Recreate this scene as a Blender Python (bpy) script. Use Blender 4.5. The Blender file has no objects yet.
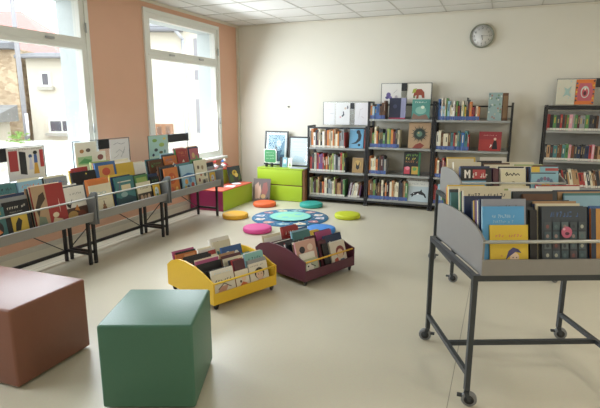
import bpy, bmesh, math, random
from mathutils import Matrix, Vector
PI = math.pi
sc = bpy.context.scene
COL = sc.collection

# ------------------------------------------------------------------ materials
def lin(c):
    if isinstance(c, str):
        c = c.lstrip('#'); c = tuple(int(c[i:i+2], 16)/255 for i in (0, 2, 4))
    return tuple((x/12.92 if x <= .04045 else ((x+.055)/1.055)**2.4) for x in c)
_m = {}
def mat(c, rough=.5, metal=0., vary=.06, scale=40., bump=0.):
    key = (c, rough, metal, vary, scale, bump)
    if key in _m: return _m[key]
    m = bpy.data.materials.new('m_' + str(len(_m))); m.use_nodes = True
    nt = m.node_tree; b = nt.nodes['Principled BSDF']
    r, g, bl = lin(c)
    tc = nt.nodes.new('ShaderNodeTexCoord'); nz = nt.nodes.new('ShaderNodeTexNoise'); nz.inputs['Scale'].default_value = scale
    nt.links.new(tc.outputs['Object'], nz.inputs['Vector'])
    mx = nt.nodes.new('ShaderNodeMix'); mx.data_type = 'RGBA'
    mx.inputs[6].default_value = (r*(1-vary), g*(1-vary), bl*(1-vary), 1)
    mx.inputs[7].default_value = (min(1, r*(1+vary)), min(1, g*(1+vary)), min(1, bl*(1+vary)), 1)
    nt.links.new(nz.outputs['Fac'], mx.inputs[0]); nt.links.new(mx.outputs[2], b.inputs['Base Color'])
    b.inputs['Roughness'].default_value = rough; b.inputs['Metallic'].default_value = metal
    if bump:
        bp = nt.nodes.new('ShaderNodeBump'); bp.inputs['Strength'].default_value = bump; bp.inputs['Distance'].default_value = .002
        nt.links.new(nz.outputs['Fac'], bp.inputs['Height']); nt.links.new(bp.outputs['Normal'], b.inputs['Normal'])
    _m[key] = m
    return m

def glass_mat():
    m = bpy.data.materials.new('pane_glass'); m.use_nodes = True; nt = m.node_tree; nt.nodes.clear()
    o = nt.nodes.new('ShaderNodeOutputMaterial'); t = nt.nodes.new('ShaderNodeBsdfTransparent'); g = nt.nodes.new('ShaderNodeBsdfGlossy')
    t.inputs['Color'].default_value = (.96, .98, .98, 1); g.inputs['Roughness'].default_value = .03
    mx = nt.nodes.new('ShaderNodeMixShader'); mx.inputs[0].default_value = .06
    nt.links.new(t.outputs[0], mx.inputs[1]); nt.links.new(g.outputs[0], mx.inputs[2]); nt.links.new(mx.outputs[0], o.inputs[0])
    return m
GLASS = glass_mat()
def clear_mat():
    m = GLASS.copy(); m.name = 'clear_acrylic'
    for n in m.node_tree.nodes:
        if n.type == 'MIX_SHADER': n.inputs[0].default_value = .10
        if n.type == 'BSDF_GLOSSY': n.inputs['Roughness'].default_value = .25
    return m
ACRYL = clear_mat()
FGLASS = GLASS.copy()
for _n in FGLASS.node_tree.nodes:
    if _n.type == 'MIX_SHADER': _n.inputs[0].default_value = .02


# ------------------------------------------------------------------ mesh builder
def mute(c, k=.22):
    c = c.lstrip('#'); v = [int(c[i:i+2], 16) for i in (0, 2, 4)]; g = sum(v)/3
    return '#%02x%02x%02x' % tuple(int(x+(g-x)*k) for x in v)
class MB:
    def __init__(s): s.v = []; s.f = []; s.mi = []; s.ms = []; s.sm = []
    def m(s, mt):
        if mt not in s.ms: s.ms.append(mt)
        return s.ms.index(mt)
    def face(s, pts, mt, smooth=False):
        n = len(s.v); s.v += [tuple(p) for p in pts]; s.f.append(tuple(range(n, n+len(pts)))); s.mi.append(s.m(mt)); s.sm.append(smooth)
    def addf(s, base, fs, mt, smooth=False):
        k = s.m(mt)
        for f in fs: s.f.append(tuple(base+i for i in f)); s.mi.append(k); s.sm.append(smooth)
    def box(s, x0, x1, y0, y1, z0, z1, mt, T=None):
        b = len(s.v); P = [(x, y, z) for z in (z0, z1) for y in (y0, y1) for x in (x0, x1)]
        if T is not None: P = [tuple(T @ Vector(p)) for p in P]
        s.v += P
        s.addf(b, [(0, 2, 3, 1), (4, 5, 7, 6), (0, 1, 5, 4), (2, 6, 7, 3), (0, 4, 6, 2), (1, 3, 7, 5)], mt); return s
    def rbox(s, x0, x1, y0, y1, z0, z1, r, mt, seg=3, T=None):
        bm = bmesh.new(); bmesh.ops.create_cube(bm, size=1)
        for v in bm.verts: v.co = Vector(((x0+x1)/2+v.co.x*(x1-x0), (y0+y1)/2+v.co.y*(y1-y0), (z0+z1)/2+v.co.z*(z1-z0)))
        bmesh.ops.bevel(bm, geom=bm.edges[:], offset=r, segments=seg, profile=.5, affect='EDGES')
        if T is not None: bmesh.ops.transform(bm, matrix=T, verts=bm.verts[:])
        s.addbm(bm, mt, True); return s
    def addbm(s, bm, mt, smooth=False):
        b = len(s.v); bm.verts.index_update(); s.v += [tuple(v.co) for v in bm.verts]
        s.addf(b, [tuple(v.index for v in f.verts) for f in bm.faces], mt, smooth); bm.free()
    def prism(s, pts, axis, a, b_, mt):
        # pts 2D in the plane normal to axis ('x': (y,z)  'y': (x,z)  'z': (x,y))
        def P(p, t): return {'x': (t, p[0], p[1]), 'y': (p[0], t, p[1]), 'z': (p[0], p[1], t)}[axis]
        area = sum(pts[i][0]*pts[(i+1) % len(pts)][1]-pts[(i+1) % len(pts)][0]*pts[i][1] for i in range(len(pts)))
        if (area < 0) != (axis == 'y'): pts = pts[::-1]
        n = len(pts); base = len(s.v); s.v += [P(p, a) for p in pts]+[P(p, b_) for p in pts]
        s.addf(base, [tuple(range(n))[::-1], tuple(range(n, 2*n))]+[(i, (i+1) % n, n+(i+1) % n, n+i) for i in range(n)], mt); return s
    def tube(s, p0, p1, r, mt, seg=10, r2=None):
        p0 = Vector(p0); p1 = Vector(p1); d = (p1-p0); q = d.to_track_quat('Z', 'Y'); r2 = r if r2 is None else r2
        base = len(s.v); L = d.length
        for rr, z in ((r, 0), (r2, L)):
            for i in range(seg): s.v.append(tuple(p0+q @ Vector((rr*math.cos(2*PI*i/seg), rr*math.sin(2*PI*i/seg), z))))
        s.addf(base, [(i, (i+1) % seg, seg+(i+1) % seg, seg+i) for i in range(seg)], mt, True)
        s.addf(base, [tuple(range(seg))[::-1], tuple(range(seg, 2*seg))], mt); return s
    def bar(s, p0, p1, w, mt, h=None):
        p0 = Vector(p0); p1 = Vector(p1); d = p1-p0; h = h or w; z = d.normalized()
        up = Vector((0, 0, 1)) if abs(z.z) < .9 else Vector((0, 1, 0)); x = up.cross(z).normalized(); y = z.cross(x)
        T = Matrix(((x.x, y.x, z.x, p0.x), (x.y, y.y, z.y, p0.y), (x.z, y.z, z.z, p0.z), (0, 0, 0, 1)))
        return s.box(-w/2, w/2, -h/2, h/2, 0, d.length, mt, T)
    def lathe(s, prof, mt, seg=32, c=(0, 0, 0), T=None, caps=True):
        base = len(s.v); n = len(prof)
        for r, z in prof:
            for i in range(seg):
                p = Vector((c[0]+r*math.cos(2*PI*i/seg), c[1]+r*math.sin(2*PI*i/seg), c[2]+z))
                s.v.append(tuple(T @ p if T is not None else p))
        s.addf(base, [(k*seg+i, k*seg+(i+1) % seg, (k+1)*seg+(i+1) % seg, (k+1)*seg+i) for k in range(n-1) for i in range(seg)], mt, True)
        if caps: s.addf(base, [tuple(range(seg))[::-1], tuple((n-1)*seg+i for i in range(seg))], mt)
        return s
    def build(s, name, parent=None, loc=None, rot=None, **tags):
        me = bpy.data.meshes.new(name); me.from_pydata(s.v, [], s.f); me.update()
        for mt in s.ms: me.materials.append(mt)
        me.polygons.foreach_set('material_index', s.mi); me.polygons.foreach_set('use_smooth', s.sm)
        o = bpy.data.objects.new(name, me); COL.objects.link(o)
        if parent: o.parent = parent
        if loc is not None: o.location = loc
        if rot is not None: o.rotation_euler = rot if hasattr(rot, '__len__') else (0, 0, rot)
        for k, v in tags.items(): o[k] = v
        return o
def thing(name, label, cat, loc=(0, 0, 0), rz=0, group=None):
    o = bpy.data.objects.new(name, None); COL.objects.link(o); o.location = loc; o.rotation_euler = (0, 0, rz); o.empty_display_size = .05
    o['label'] = label; o['category'] = cat
    if group: o['group'] = group
    return o
def tagd(label, cat, group=None):
    d = dict(label=label, category=cat)
    if group: d['group'] = group
    return d
def struct(mb, name, **k): return mb.build(name, kind='structure', **k)

# ------------------------------------------------------------------ printed pictures (flat coloured shapes of a cover or sheet)
def art_on(mb, spec, x0, z0, w, h, y, T=None, flat=False):
    """spec shapes in unit coordinates, laid on the plane y facing -y (or on z=y facing up when flat)"""
    k = 0
    def put(pts, c):
        nonlocal k; k += 1; e = .00025*k
        a = sum(pts[i][0]*pts[(i+1) % len(pts)][1]-pts[(i+1) % len(pts)][0]*pts[i][1] for i in range(len(pts)))
        if a < 0: pts = pts[::-1]
        P = [((x0+p[0]*w, z0+p[1]*h, y+e) if flat else (x0+p[0]*w, y-e, z0+p[1]*h)) for p in pts]
        if T is not None: P = [tuple(T @ Vector(p)) for p in P]
        mb.face(P, mat(mute(c, .15), .45, vary=.03))
    for s in spec:
        if s[0] == 'r': _, a, b, c, d, cl = s; put([(a, b), (c, b), (c, d), (a, d)], cl)
        elif s[0] == 'e':
            _, cx, cy, rx, ry, cl = s; put([(cx+rx*math.cos(t*PI/8), cy+ry*math.sin(t*PI/8)) for t in range(16)], cl)
        elif s[0] == 'p': put(s[1], s[2])
        elif s[0] == 's':
            _, pts, wd, cl = s
            for i in range(len(pts)-1):
                (a, b), (c, d) = pts[i], pts[i+1]; L = math.hypot((c-a)*w, (d-b)*h) or 1
                nx, ny = -(d-b)*h/L*wd/w*min(w, h), (c-a)*w/L*wd/h*min(w, h)
                e = .0; put([(a-nx, b-ny), (c-nx, d-ny), (c+nx, d+ny), (a+nx, b+ny)], cl); k -= 1
            k += 1
        elif s[0] == 't':   # a line of lettering drawn with short pen strokes
            _, a, b, wid, hh, n, cl, seed = s; R = random.Random(seed); cw = wid/n
            for i in range(n):
                if i and R.random() < .12: continue
                x = a+i*cw
                for _j in range(2):
                    v = R.choice(['v', 'h', 'd'])
                    if v == 'v': q = x+R.choice([.1, .55])*cw; put([(q, b), (q+.22*cw, b), (q+.22*cw, b+hh*R.choice([1, .7])), (q, b+hh*.7)], cl)
                    elif v == 'h': q = b+R.choice([0, .4, .75])*hh; put([(x+.1*cw, q), (x+.75*cw, q), (x+.75*cw, q+.2*hh), (x+.1*cw, q+.2*hh)], cl)
                    else: put([(x+.05*cw, b), (x+.3*cw, b), (x+.75*cw, b+hh*.8), (x+.5*cw, b+hh*.8)], cl)
                    k -= 1
            k += 1

def figure(cx, cy, s, skin, hair, dress):
    return [('p', [(cx-.5*s, cy-1.2*s), (cx+.5*s, cy-1.2*s), (cx+.22*s, cy-.2*s), (cx-.22*s, cy-.2*s)], dress),
            ('e', cx, cy+.15*s, .42*s, .42*s, hair), ('e', cx, cy+.05*s, .3*s, .32*s, skin),
            ('e', cx-.1*s, cy+.08*s, .035*s, .045*s, '#222222'), ('e', cx+.1*s, cy+.08*s, .035*s, .045*s, '#222222'),
            ('s', [(cx-.08*s, cy-.1*s), (cx+.08*s, cy-.1*s)], .02*s, '#a03030')]
def rand_art(R, base):
    pal = ['#d8433a', '#e9b93a', '#3f78b5', '#f2ead6', '#2b2b33', '#5c9a55', '#e7894a', '#c9dbe6', '#7a4b8c', '#d9a58f']
    pal = [c for c in pal if c != base]; a, b, c, d = R.sample(pal, 4)
    sp = []
    k = R.randrange(5)
    if k == 0: sp += [('r', .08, .08, .92, .68, a), ('e', .5, .36, .24, .2, b), ('e', .42, .42, .06, .05, c), ('p', [(.3, .1), (.7, .1), (.6, .28), (.4, .28)], c)]
    elif k == 1: sp += [('p', [(0, 0), (1, 0), (1, .3), (.6, .42), (.3, .3), (0, .4)], a), *figure(.5, .42, .26, '#e8bfa0', '#4a2f20', b), ('e', .2, .75, .08, .06, c)]
    elif k == 2: sp += [('e', .5, .4, .36, .28, a), ('p', [(.2, .3), (.5, .6), (.8, .28), (.55, .2)], b), ('e', .38, .46, .05, .05, d)]
    elif k == 3: sp += [('r', 0, 0, 1, .45, a), ('p', [(.1, .45), (.3, .65), (.5, .45)], b), ('p', [(.45, .45), (.7, .72), (.95, .45)], c), ('e', .78, .6, .07, .05, d)]
    else: sp += [('p', [(.15, .1), (.85, .12), (.8, .35), (.62, .5), (.5, .62), (.33, .5), (.2, .32)], a), ('e', .4, .42, .05, .04, '#fbfbf5'), ('e', .58, .42, .05, .04, '#fbfbf5'), ('e', .4, .42, .02, .02, '#1c1c1c'), ('e', .58, .42, .02, .02, '#1c1c1c')]
    sp += [('t', .12, .8, .76, .1, 7, c if k != 3 else d, R.random()), ('t', .3, .73, .4, .035, 10, c, R.random())]
    return sp

PAPER = mat('#e8e2d2', .8, scale=200)
CN = {'white': '#e6e2d8', 'cream': '#e0d5b4', 'black': '#1f1f24', 'dark grey': '#3a3f46', 'red': '#b5312e', 'orange': '#e0782f', 'yellow': '#e3b92f',
      'green': '#4f8a4c', 'light green': '#9bb45a', 'teal': '#3f7f83', 'light blue': '#86b7d0', 'blue': '#2f65ad', 'dark blue': '#22355f',
      'purple': '#65427f', 'magenta': '#b8467f', 'pink': '#dd92a4', 'brown': '#6d4329', 'tan': '#b98d5e', 'grey': '#8f9295', 'maroon': '#5b2431'}

CN = {k: mute(v) for k, v in CN.items()}
def picture_book(loc, rz, w, h, t, cname, lean, label, art=None, group=None, spine=None):
    """hard-backed picture book, front cover facing local -y, leaning back by lean; loc = bottom centre of the front cover"""
    cm = mat(CN.get(cname, cname), .4, vary=.05); b = .002
    mb = MB()
    mb.box(-w/2, w/2, 0, b, 0, h, cm); mb.box(-w/2, w/2, t-b, t, 0, h, cm)
    mb.box(-w/2, -w/2+b, b, t-b, 0, h, mat(CN.get(spine or cname, spine or cname), .4, vary=.05))
    if art: art_on(mb, art, -w/2, 0, w, h, 0)
    off = Matrix.Rotation(rz, 3, 'Z') @ Vector((0, 0, t*math.sin(lean)+.0005))
    o = mb.build('picture_book', loc=Vector(loc)+off, rot=(-lean, 0, rz), **tagd(label, 'book', group))
    pg = MB(); pg.box(-w/2+b, w/2-.004, b, t-b, .003, h-.003, PAPER); pg.build('page_block', parent=o)
    return o

# ------------------------------------------------------------------ room
XL, YB, ZC = -4.2, 7.45, 2.78
XR, YF = 4.3, -3.2
WALLW = mat('#dcd8cb', .75, vary=.02, scale=3); TERRA = mat('#dfb197', .75, vary=.03, scale=4)
CREAM = mat('#d6d0c0', .5, vary=.02, scale=8); WFRAME = mat('#e6e6e0', .4, vary=.02)
def floor_mat():
    m = mat('#cdc7b3', .34, vary=.03, scale=2.5).copy(); m.name = 'linoleum'; nt = m.node_tree; b = nt.nodes['Principled BSDF']
    mx = [n for n in nt.nodes if n.type == 'MIX'][0]; tc = [n for n in nt.nodes if n.type == 'TEX_COORD'][0]
    n2 = nt.nodes.new('ShaderNodeTexNoise'); n2.inputs['Scale'].default_value = 90; nt.links.new(tc.outputs['Object'], n2.inputs['Vector'])
    m2 = nt.nodes.new('ShaderNodeMix'); m2.data_type = 'RGBA'; m2.blend_type = 'MULTIPLY'; m2.inputs[0].default_value = .12
    nt.links.new(mx.outputs[2], m2.inputs[6]); nt.links.new(n2.outputs['Color'], m2.inputs[7])
    # welded seams: one line running with the window wall, one beside the rack feet
    sp = nt.nodes.new('ShaderNodeSeparateXYZ'); nt.links.new(tc.outputs['Object'], sp.inputs[0]); last = m2.outputs[2]
    for c in (-.155, -3.93, 1.84, -2.155):
        s = nt.nodes.new('ShaderNodeMath'); s.operation = 'SUBTRACT'; s.inputs[1].default_value = c; nt.links.new(sp.outputs['X'], s.inputs[0])
        a = nt.nodes.new('ShaderNodeMath'); a.operation = 'ABSOLUTE'; nt.links.new(s.outputs[0], a.inputs[0])
        l = nt.nodes.new('ShaderNodeMath'); l.operation = 'LESS_THAN'; l.inputs[1].default_value = .0022 if c != -3.93 else .006; nt.links.new(a.outputs[0], l.inputs[0])
        q = nt.nodes.new('ShaderNodeMix'); q.data_type = 'RGBA'; nt.links.new(l.outputs[0], q.inputs[0]); nt.links.new(last, q.inputs[6]); q.inputs[7].default_value = (.28, .26, .2, 1); last = q.outputs[2]
        if c == -2.155: q.mute = True
    nt.links.new(last, b.inputs['Base Color'])
    return m
struct(MB().box(XL-.5, XR+.2, YF-.2, YB+.2, -.2, 0, floor_mat()), 'floor')
TILE = mat('#dedcd8', .85, vary=.03, scale=120)
struct(MB().box(XL-.5, XR+.2, YF-.2, YB+.2, ZC, ZC+.2, TILE), 'ceiling')
g = MB(); gm = mat('#bdbab2', .5)
x = XL+.35
while x < XR: g.box(x-.008, x+.008, YF, YB, ZC-.004, ZC-.0002, gm); x += .6
y = YB-.45
while y > YF: g.box(XL, XR, y-.008, y+.008, ZC-.0055, ZC-.0002, gm); y -= .6
struct(g, 'trim_1')
struct(MB().box(XL-.5, XR+.2, YB, YB+.2, 0, ZC, WALLW), 'wall_back')
struct(MB().box(XR, XR+.2, YF, YB, 0, ZC, WALLW), 'wall_right')
struct(MB().box(XL-.5, XR+.2, YF-.2, YF, 0, ZC, WALLW), 'wall_front')
WINS = [(5.1, 6.84), (2.46, 4.21), (-.2, 1.55)]
ZS, ZT = .70, 2.68
wl = MB(); XO = XL-.30
ys = YF
for a, b in sorted(WINS):
    wl.box(XO, XL, ys, a, 0, ZC, TERRA); wl.box(XO, XL, a, b, 0, ZS, TERRA); wl.box(XO, XL, a, b, ZT, ZC, TERRA); ys = b
wl.box(XO, XL, ys, YB, 0, ZC, TERRA)
struct(wl, 'wall_left')
REVEAL = mat('#cfd6d8', .7)
rv = MB(); ro = .012
for a, b in WINS:   # rendered outer reveals
    rv.box(XO-.02, XL-.09, a, a+.10, ZS+.1, ZT-.1, REVEAL); rv.box(XO-.02, XL-.09, b-.10, b, ZS+.1, ZT-.1, REVEAL)
    rv.box(XO-.02, XL-.09, a, b, ZT-.1, ZT, REVEAL); rv.box(XO-.08, XL-.09, a, b, ZS, ZS+.1, REVEAL)
struct(rv, 'trim_2')
HING = mat('#aeb0b0', .3, metal=.6)
for i, (a, b) in enumerate(WINS):
    w = MB(); f = .115; x0, x1 = XL-.08, XL+.012; zt = 2.13
    w.box(x0, x1, a, a+f, ZS, ZT, WFRAME); w.box(x0, x1, b-f, b, ZS, ZT, WFRAME)
    w.box(x0, x1, a+f, b-f, ZT-f, ZT, WFRAME); w.box(x0, x1, a+f, b-f, ZS, ZS+.09, WFRAME); w.box(x0, x1, a+f, b-f, zt-.055, zt+.065, WFRAME)
    # raised sash line and the gap beneath the fanlight
    w.box(x1, x1+.012, a+.06, b-.06, zt-.012, zt+.004, WFRAME)
    for yy in (a, b-.05): w.box(x1, x1+.012, yy, yy+.05, ZS, ZT, WFRAME)
    w.box(x1, x1+.012, a+.05, b-.05, ZT-.05, ZT, WFRAME)
    wo = struct(w, 'window_%d' % (i+1))
    MB().box(XL-.045, XL-.04, a+f-.01, b-f+.01, zt+.05, ZT-f+.01, GLASS).build('pane', parent=wo)
    MB().box(XL-.045, XL-.04, a+f-.01, b-f+.01, ZS+.08, zt-.045, GLASS).build('pane', parent=wo)
    for zz in (1.25, 2.3): MB().tube((x1+.02, b-.055, zz-.05), (x1+.02, b-.055, zz+.05), .009, HING).build('hinge', parent=wo)
    for zz in ((a*.7+b*.3), (a*.3+b*.7)): MB().box(x1+.012, x1+.03, zz-.05, zz+.05, zt+.01, zt+.03, HING).build('catch', parent=wo)
    struct(MB().rbox(XL+.001, XL+.10, a-.03, b+.03, ZS-.045, ZS-.002, .008, WFRAME), 'window_%d_sill' % (i+1))
# cornices, corner strip, skirting
cz = MB(); cz.prism([(XL, ZC-.035), (XL+.012, ZC-.035), (XL+.04, ZC-.007), (XL+.04, ZC-.006), (XL, ZC-.006)], 'y', YF, YB, CREAM)
cz.box(XL, XR, YB-.02, YB-.0005, ZC-.03, ZC-.006, CREAM); struct(cz, 'trim_3')
struct(MB().box(XL, XL+.03, YB-.05, YB-.001, 0.13, ZC-.036, CREAM), 'trim_4')
struct(MB().box(XL, XL+.02, YF, YB-.02, 0, .13, CREAM), 'baseboard_left')
struct(MB().box(XL+.02, XR, YB-.02, YB-.001, 0, .10, mat('#b9b3a3', .5)), 'baseboard_back')
# two runs of warm pipe casing low on the window wall
struct(MB().box(XL+.02, XL+.028, YF, YB-.02, .08, .13, mat('#c4bfb2', .5)), 'trim_5')

# ------------------------------------------------------------------ outside the windows
RM = Matrix.Rotation(math.radians(22.4), 4, 'Z')    # street direction
def stone_mat(c1, c2, sc_=3.):
    m = bpy.data.materials.new('rubble_stone'); m.use_nodes = True; nt = m.node_tree; b = nt.nodes['Principled BSDF']; b.inputs['Roughness'].default_value = .9
    tc = nt.nodes.new('ShaderNodeTexCoord'); vo = nt.nodes.new('ShaderNodeTexVoronoi'); vo.inputs['Scale'].default_value = sc_*2
    mp = nt.nodes.new('ShaderNodeMapping'); mp.inputs['Scale'].default_value = (1, 1, 2.2)
    nt.links.new(tc.outputs['Object'], mp.inputs[0]); nt.links.new(mp.outputs[0], vo.inputs['Vector'])
    cr = nt.nodes.new('ShaderNodeMix'); cr.data_type = 'RGBA'; cr.inputs[6].default_value = (*lin(c1), 1); cr.inputs[7].default_value = (*lin(c2), 1)
    sp = nt.nodes.new('ShaderNodeSeparateColor'); nt.links.new(vo.outputs['Color'], sp.inputs[0]); nt.links.new(sp.outputs[0], cr.inputs[0]); nt.links.new(cr.outputs[2], b.inputs['Base Color'])
    return m
RENDER_W = mat('#d9d2c2', .9, vary=.03, scale=2); SLATE = mat('#77787c', .8, vary=.15, scale=6); REDT = mat('#c98580', .85, vary=.12, scale=9)
DARKP = mat('#5d5a62', .4); SHUT = mat('#9c7355', .7); SHUTD = mat('#6f5240', .7); SILLM = mat('#b4b0a6', .8); PIPEM = mat('#b7b9c0', .5)
def street_frame(px, py): return (px, py, 0), (0, 0, math.radians(22.4))
# local axes: +x to the side of the street view, -y towards the library
L, Rr = street_frame(-12.31, 10.07)
G0 = -.45
hA = thing('rendered_house', 'pale rendered house with small upper windows and a low tiled eave across the street', 'building', (-12.36, 10.05, 0), Rr[2])
MB().box(0, 2.2, 0, 1.7, G0, 2.82, RENDER_W).build('wall', parent=hA)
rf = MB(); rf.prism([(-.3, 2.76), (-.3, 2.84), (.9, 3.02), (1.8, 3.02), (1.8, 2.76)], 'x', -.1, 2.3, SLATE); rf.build('roof', parent=hA)
MB().tube((-.1, -.34, 2.78), (2.3, -.34, 2.78), .05, mat('#8e8e92', .6)).build('gutter', parent=hA)
def win(parent, x0, x1, z0, z1, pane=DARKP, mull=0, fr=WFRAME, sill=True):
    w = MB(); w.box(x0, x1, -.06, .0, z0, z1, fr)
    if sill: w.box(x0-.08, x1+.08, -.13, 0, z0-.09, z0, SILLM)
    o = w.build('window', parent=parent)
    n = mull+1; ww = (x1-x0-.08)/n
    for i in range(n): MB().box(x0+.06+i*ww, x0+.02+(i+1)*ww, -.065, -.06, z0+.05, z1-.05, pane).build('pane', parent=o)
win(hA, .38, .66, 2.0, 2.4); win(hA, 1.12, 1.5, 2.0, 2.4); win(hA, .48, 1.25, .72, 1.10, mull=1)
hS = thing('stone_barn', 'brown rubble stone barn with slate eave beyond the pale pole', 'building', (-13.9, 9.3, 0), math.radians(22.4))
MB().box(-7.5, 1.48, 0, 1.9, G0, 3.02, stone_mat('#a58e74', '#ccb89c')).build('wall', parent=hS)
MB().prism([(-.35, 2.98), (-.35, 3.12), (.2, 3.25), (.2, 2.98)], 'x', -7.7, 1.55, SLATE).build('eave', parent=hS)
hR = thing('red_roofed_house', 'house with hipped red tiled roof rising behind the stone barn', 'building', (-15.3, 13.6, 0), math.radians(22.4))
MB().box(-9, .0, .3, 4.5, G0, 3.3, RENDER_W).build('wall', parent=hR)
rr = MB(); A, B_, C_, D_, E_, F_ = (-9.3, 0, 3.2), (.3, 0, 3.2), (.3, 4.8, 3.2), (-9.3, 4.8, 3.2), (-9.3, 2.4, 5.2), (-2.3, 2.4, 5.2)
for q in ((A, B_, F_, E_), (B_, C_, F_), (C_, D_, E_, F_), (D_, A, E_), (D_, C_, B_, A)): rr.face(q, REDT)
rr.build('roof', parent=hR)
pl = thing('utility_pole', 'tall pale grey pole standing in the street before the rendered house', 'pole', (-10.87, 8.65, G0))
MB().tube((0, 0, 0), (0, 0, 7), .058, mat('#9d9ca0', .8)).build('post', parent=pl)
MB().box(-.4, .4, -.03, .03, 6.2, 6.3, mat('#77747f', .8)).build('cross_arm', parent=pl)
MB().tube((.12, -.05, 1.2), (.12, -.05, 1.75), .035, mat('#eceaf2', .5)).build('conduit', parent=pl)
sh = thing('lean_to_shed', 'small lean-to shed with grey sloping roof and dark doorway under the stone barn', 'shed', (-12.1, 8.2, G0), math.radians(22.4))
MB().box(-.9, .3, 0, 1.0, 0, 1.55, mat('#cfc8b8', .9)).build('wall', parent=sh)
MB().prism([(-.2, 1.52), (-.2, 1.6), (1.1, 1.95), (1.1, 1.52)], 'x', -1.1, .5, mat('#8b8a88', .8)).build('roof', parent=sh)
MB().box(-.25, -.02, -.02, 0, 0, 1.4, mat('#4a4550', .7)).build('doorway', parent=sh)
MB().box(-4.5, 3.8, 0, .35, 0, 1.17, stone_mat('#cfc9bc', '#e6e2da', 4.), Matrix.Rotation(math.radians(22.4), 4, 'Z')).build('street_wall', loc=(-9.6, 7.4, G0), **tagd('low whitish rubble stone garden wall running along the street', 'wall', None))
R = random.Random(4)
for i, (bx, by, hh) in enumerate(((-9.9, 6.85, .30), (-9.25, 7.15, .22))):
    pb = MB()
    for k in range(70):
        a = R.random()*2*PI; r = R.random()*.28; z = R.random()*hh
        T = Matrix.Translation((r*math.cos(a), r*.5*math.sin(a), z)) @ Matrix.Rotation(R.random()*6, 4, 'Z') @ Matrix.Rotation(R.random()*2, 4, 'X')
        pb.face([T @ Vector(p) for p in ((-.03, 0, 0), (0, -.02, .02), (.05, 0, 0), (0, .02, .02))], mat('#7da24f' if k % 2 else '#94b663', .7))
    pb.build('trailing_plant', loc=(bx, by, G0+1.18), **tagd(('green plant spilling over the street wall under the shed roof', 'green tuft on the street wall at the foot of the pole')[i], 'plant'))
hB = thing('white_house', 'white rendered house with roof gutter, downpipe and narrow slit windows', 'building', (-8.95, 10.95, 0), math.radians(22.4))
MB().box(-.6, 4.5, 0, 4, G0, 3.42, RENDER_W).build('wall', parent=hB)
MB().prism([(-.4, 3.38), (-.4, 3.48), (2, 4.1), (4.4, 3.38)], 'x', -.9, 1.0, SLATE).build('roof', parent=hB)
MB().tube((-.9, -.42, 3.4), (.98, -.42, 3.4), .05, mat('#77787e', .6)).build('gutter', parent=hB)
MB().box(1.0, 4.6, -.15, 4, 3.42, 3.56, mat('#cfc2ae', .9)).build('parapet', parent=hB)
dp = MB(); dp.tube((1.0, -.06, G0), (1.0, -.06, 3.2), .045, PIPEM); dp.tube((1.0, -.06, 3.2), (.9, -.42, 3.38), .045, PIPEM); dp.build('downpipe', parent=hB)
for z0, z1 in ((2.7, 3.23), (2.16, 2.42), (.74, 1.66)):
    w = MB().box(1.27, 1.42, -.02, .0, z0, z1, mat('#8d8b90', .6)).build('slit_window', parent=hB)
sw = MB().box(.12, .62, -.05, 0, .66, .99, SHUT).build('shutter_window', parent=hB)
for a in (.19, .42): MB().box(a, a+.12, -.056, -.05, .70, .92, SHUTD).build('pane', parent=sw)
struct(MB().box(-40, XO-.1, -30, 40, G0-.1, G0, mat('#b4b0a8', .9)), 'street_ground')

# ------------------------------------------------------------------ poufs
LEA_B = mat('#7e5140', .42, vary=.05, scale=120, bump=.25); LEA_G = mat('#44705c', .42, vary=.05, scale=120, bump=.25)
def pouf(name, label, loc, rz, w, d, h, m, seam):
    t = thing(name, label, 'pouf', loc, rz)
    MB().rbox(0, w, 0, d, .012, h, .014, m, 4).build('cushion_body', parent=t)
    s = MB()
    for a, b in (((0, 0), (w, 0)), ((w, 0), (w, d)), ((w, d), (0, d)), ((0, d), (0, 0))):
        s.tube((a[0]+(.012 if a[0] == 0 else -.012), a[1]+(.012 if a[1] == 0 else -.012), h-.006), (b[0]+(.012 if b[0] == 0 else -.012), b[1]+(.012 if b[1] == 0 else -.012), h-.008), .0035, seam, 8)
    s.build('seam_piping', parent=t)
    MB().box(.03, w-.03, .03, d-.03, 0, .05, mat('#1c1a18', .8)).build('base', parent=t)
pouf('green_pouf', 'dark green leatherette cube pouf standing on the open floor before the yellow bin', (-1.745, 1.645, 0), math.radians(22.4), .465, .485, .455, LEA_G, LEA_G)
pouf('brown_pouf', 'long brown leatherette pouf bench standing by the window racks', (-3.275, 1.58, 0), math.radians(1.5), .985, .515, .455, LEA_B, LEA_B)

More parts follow.
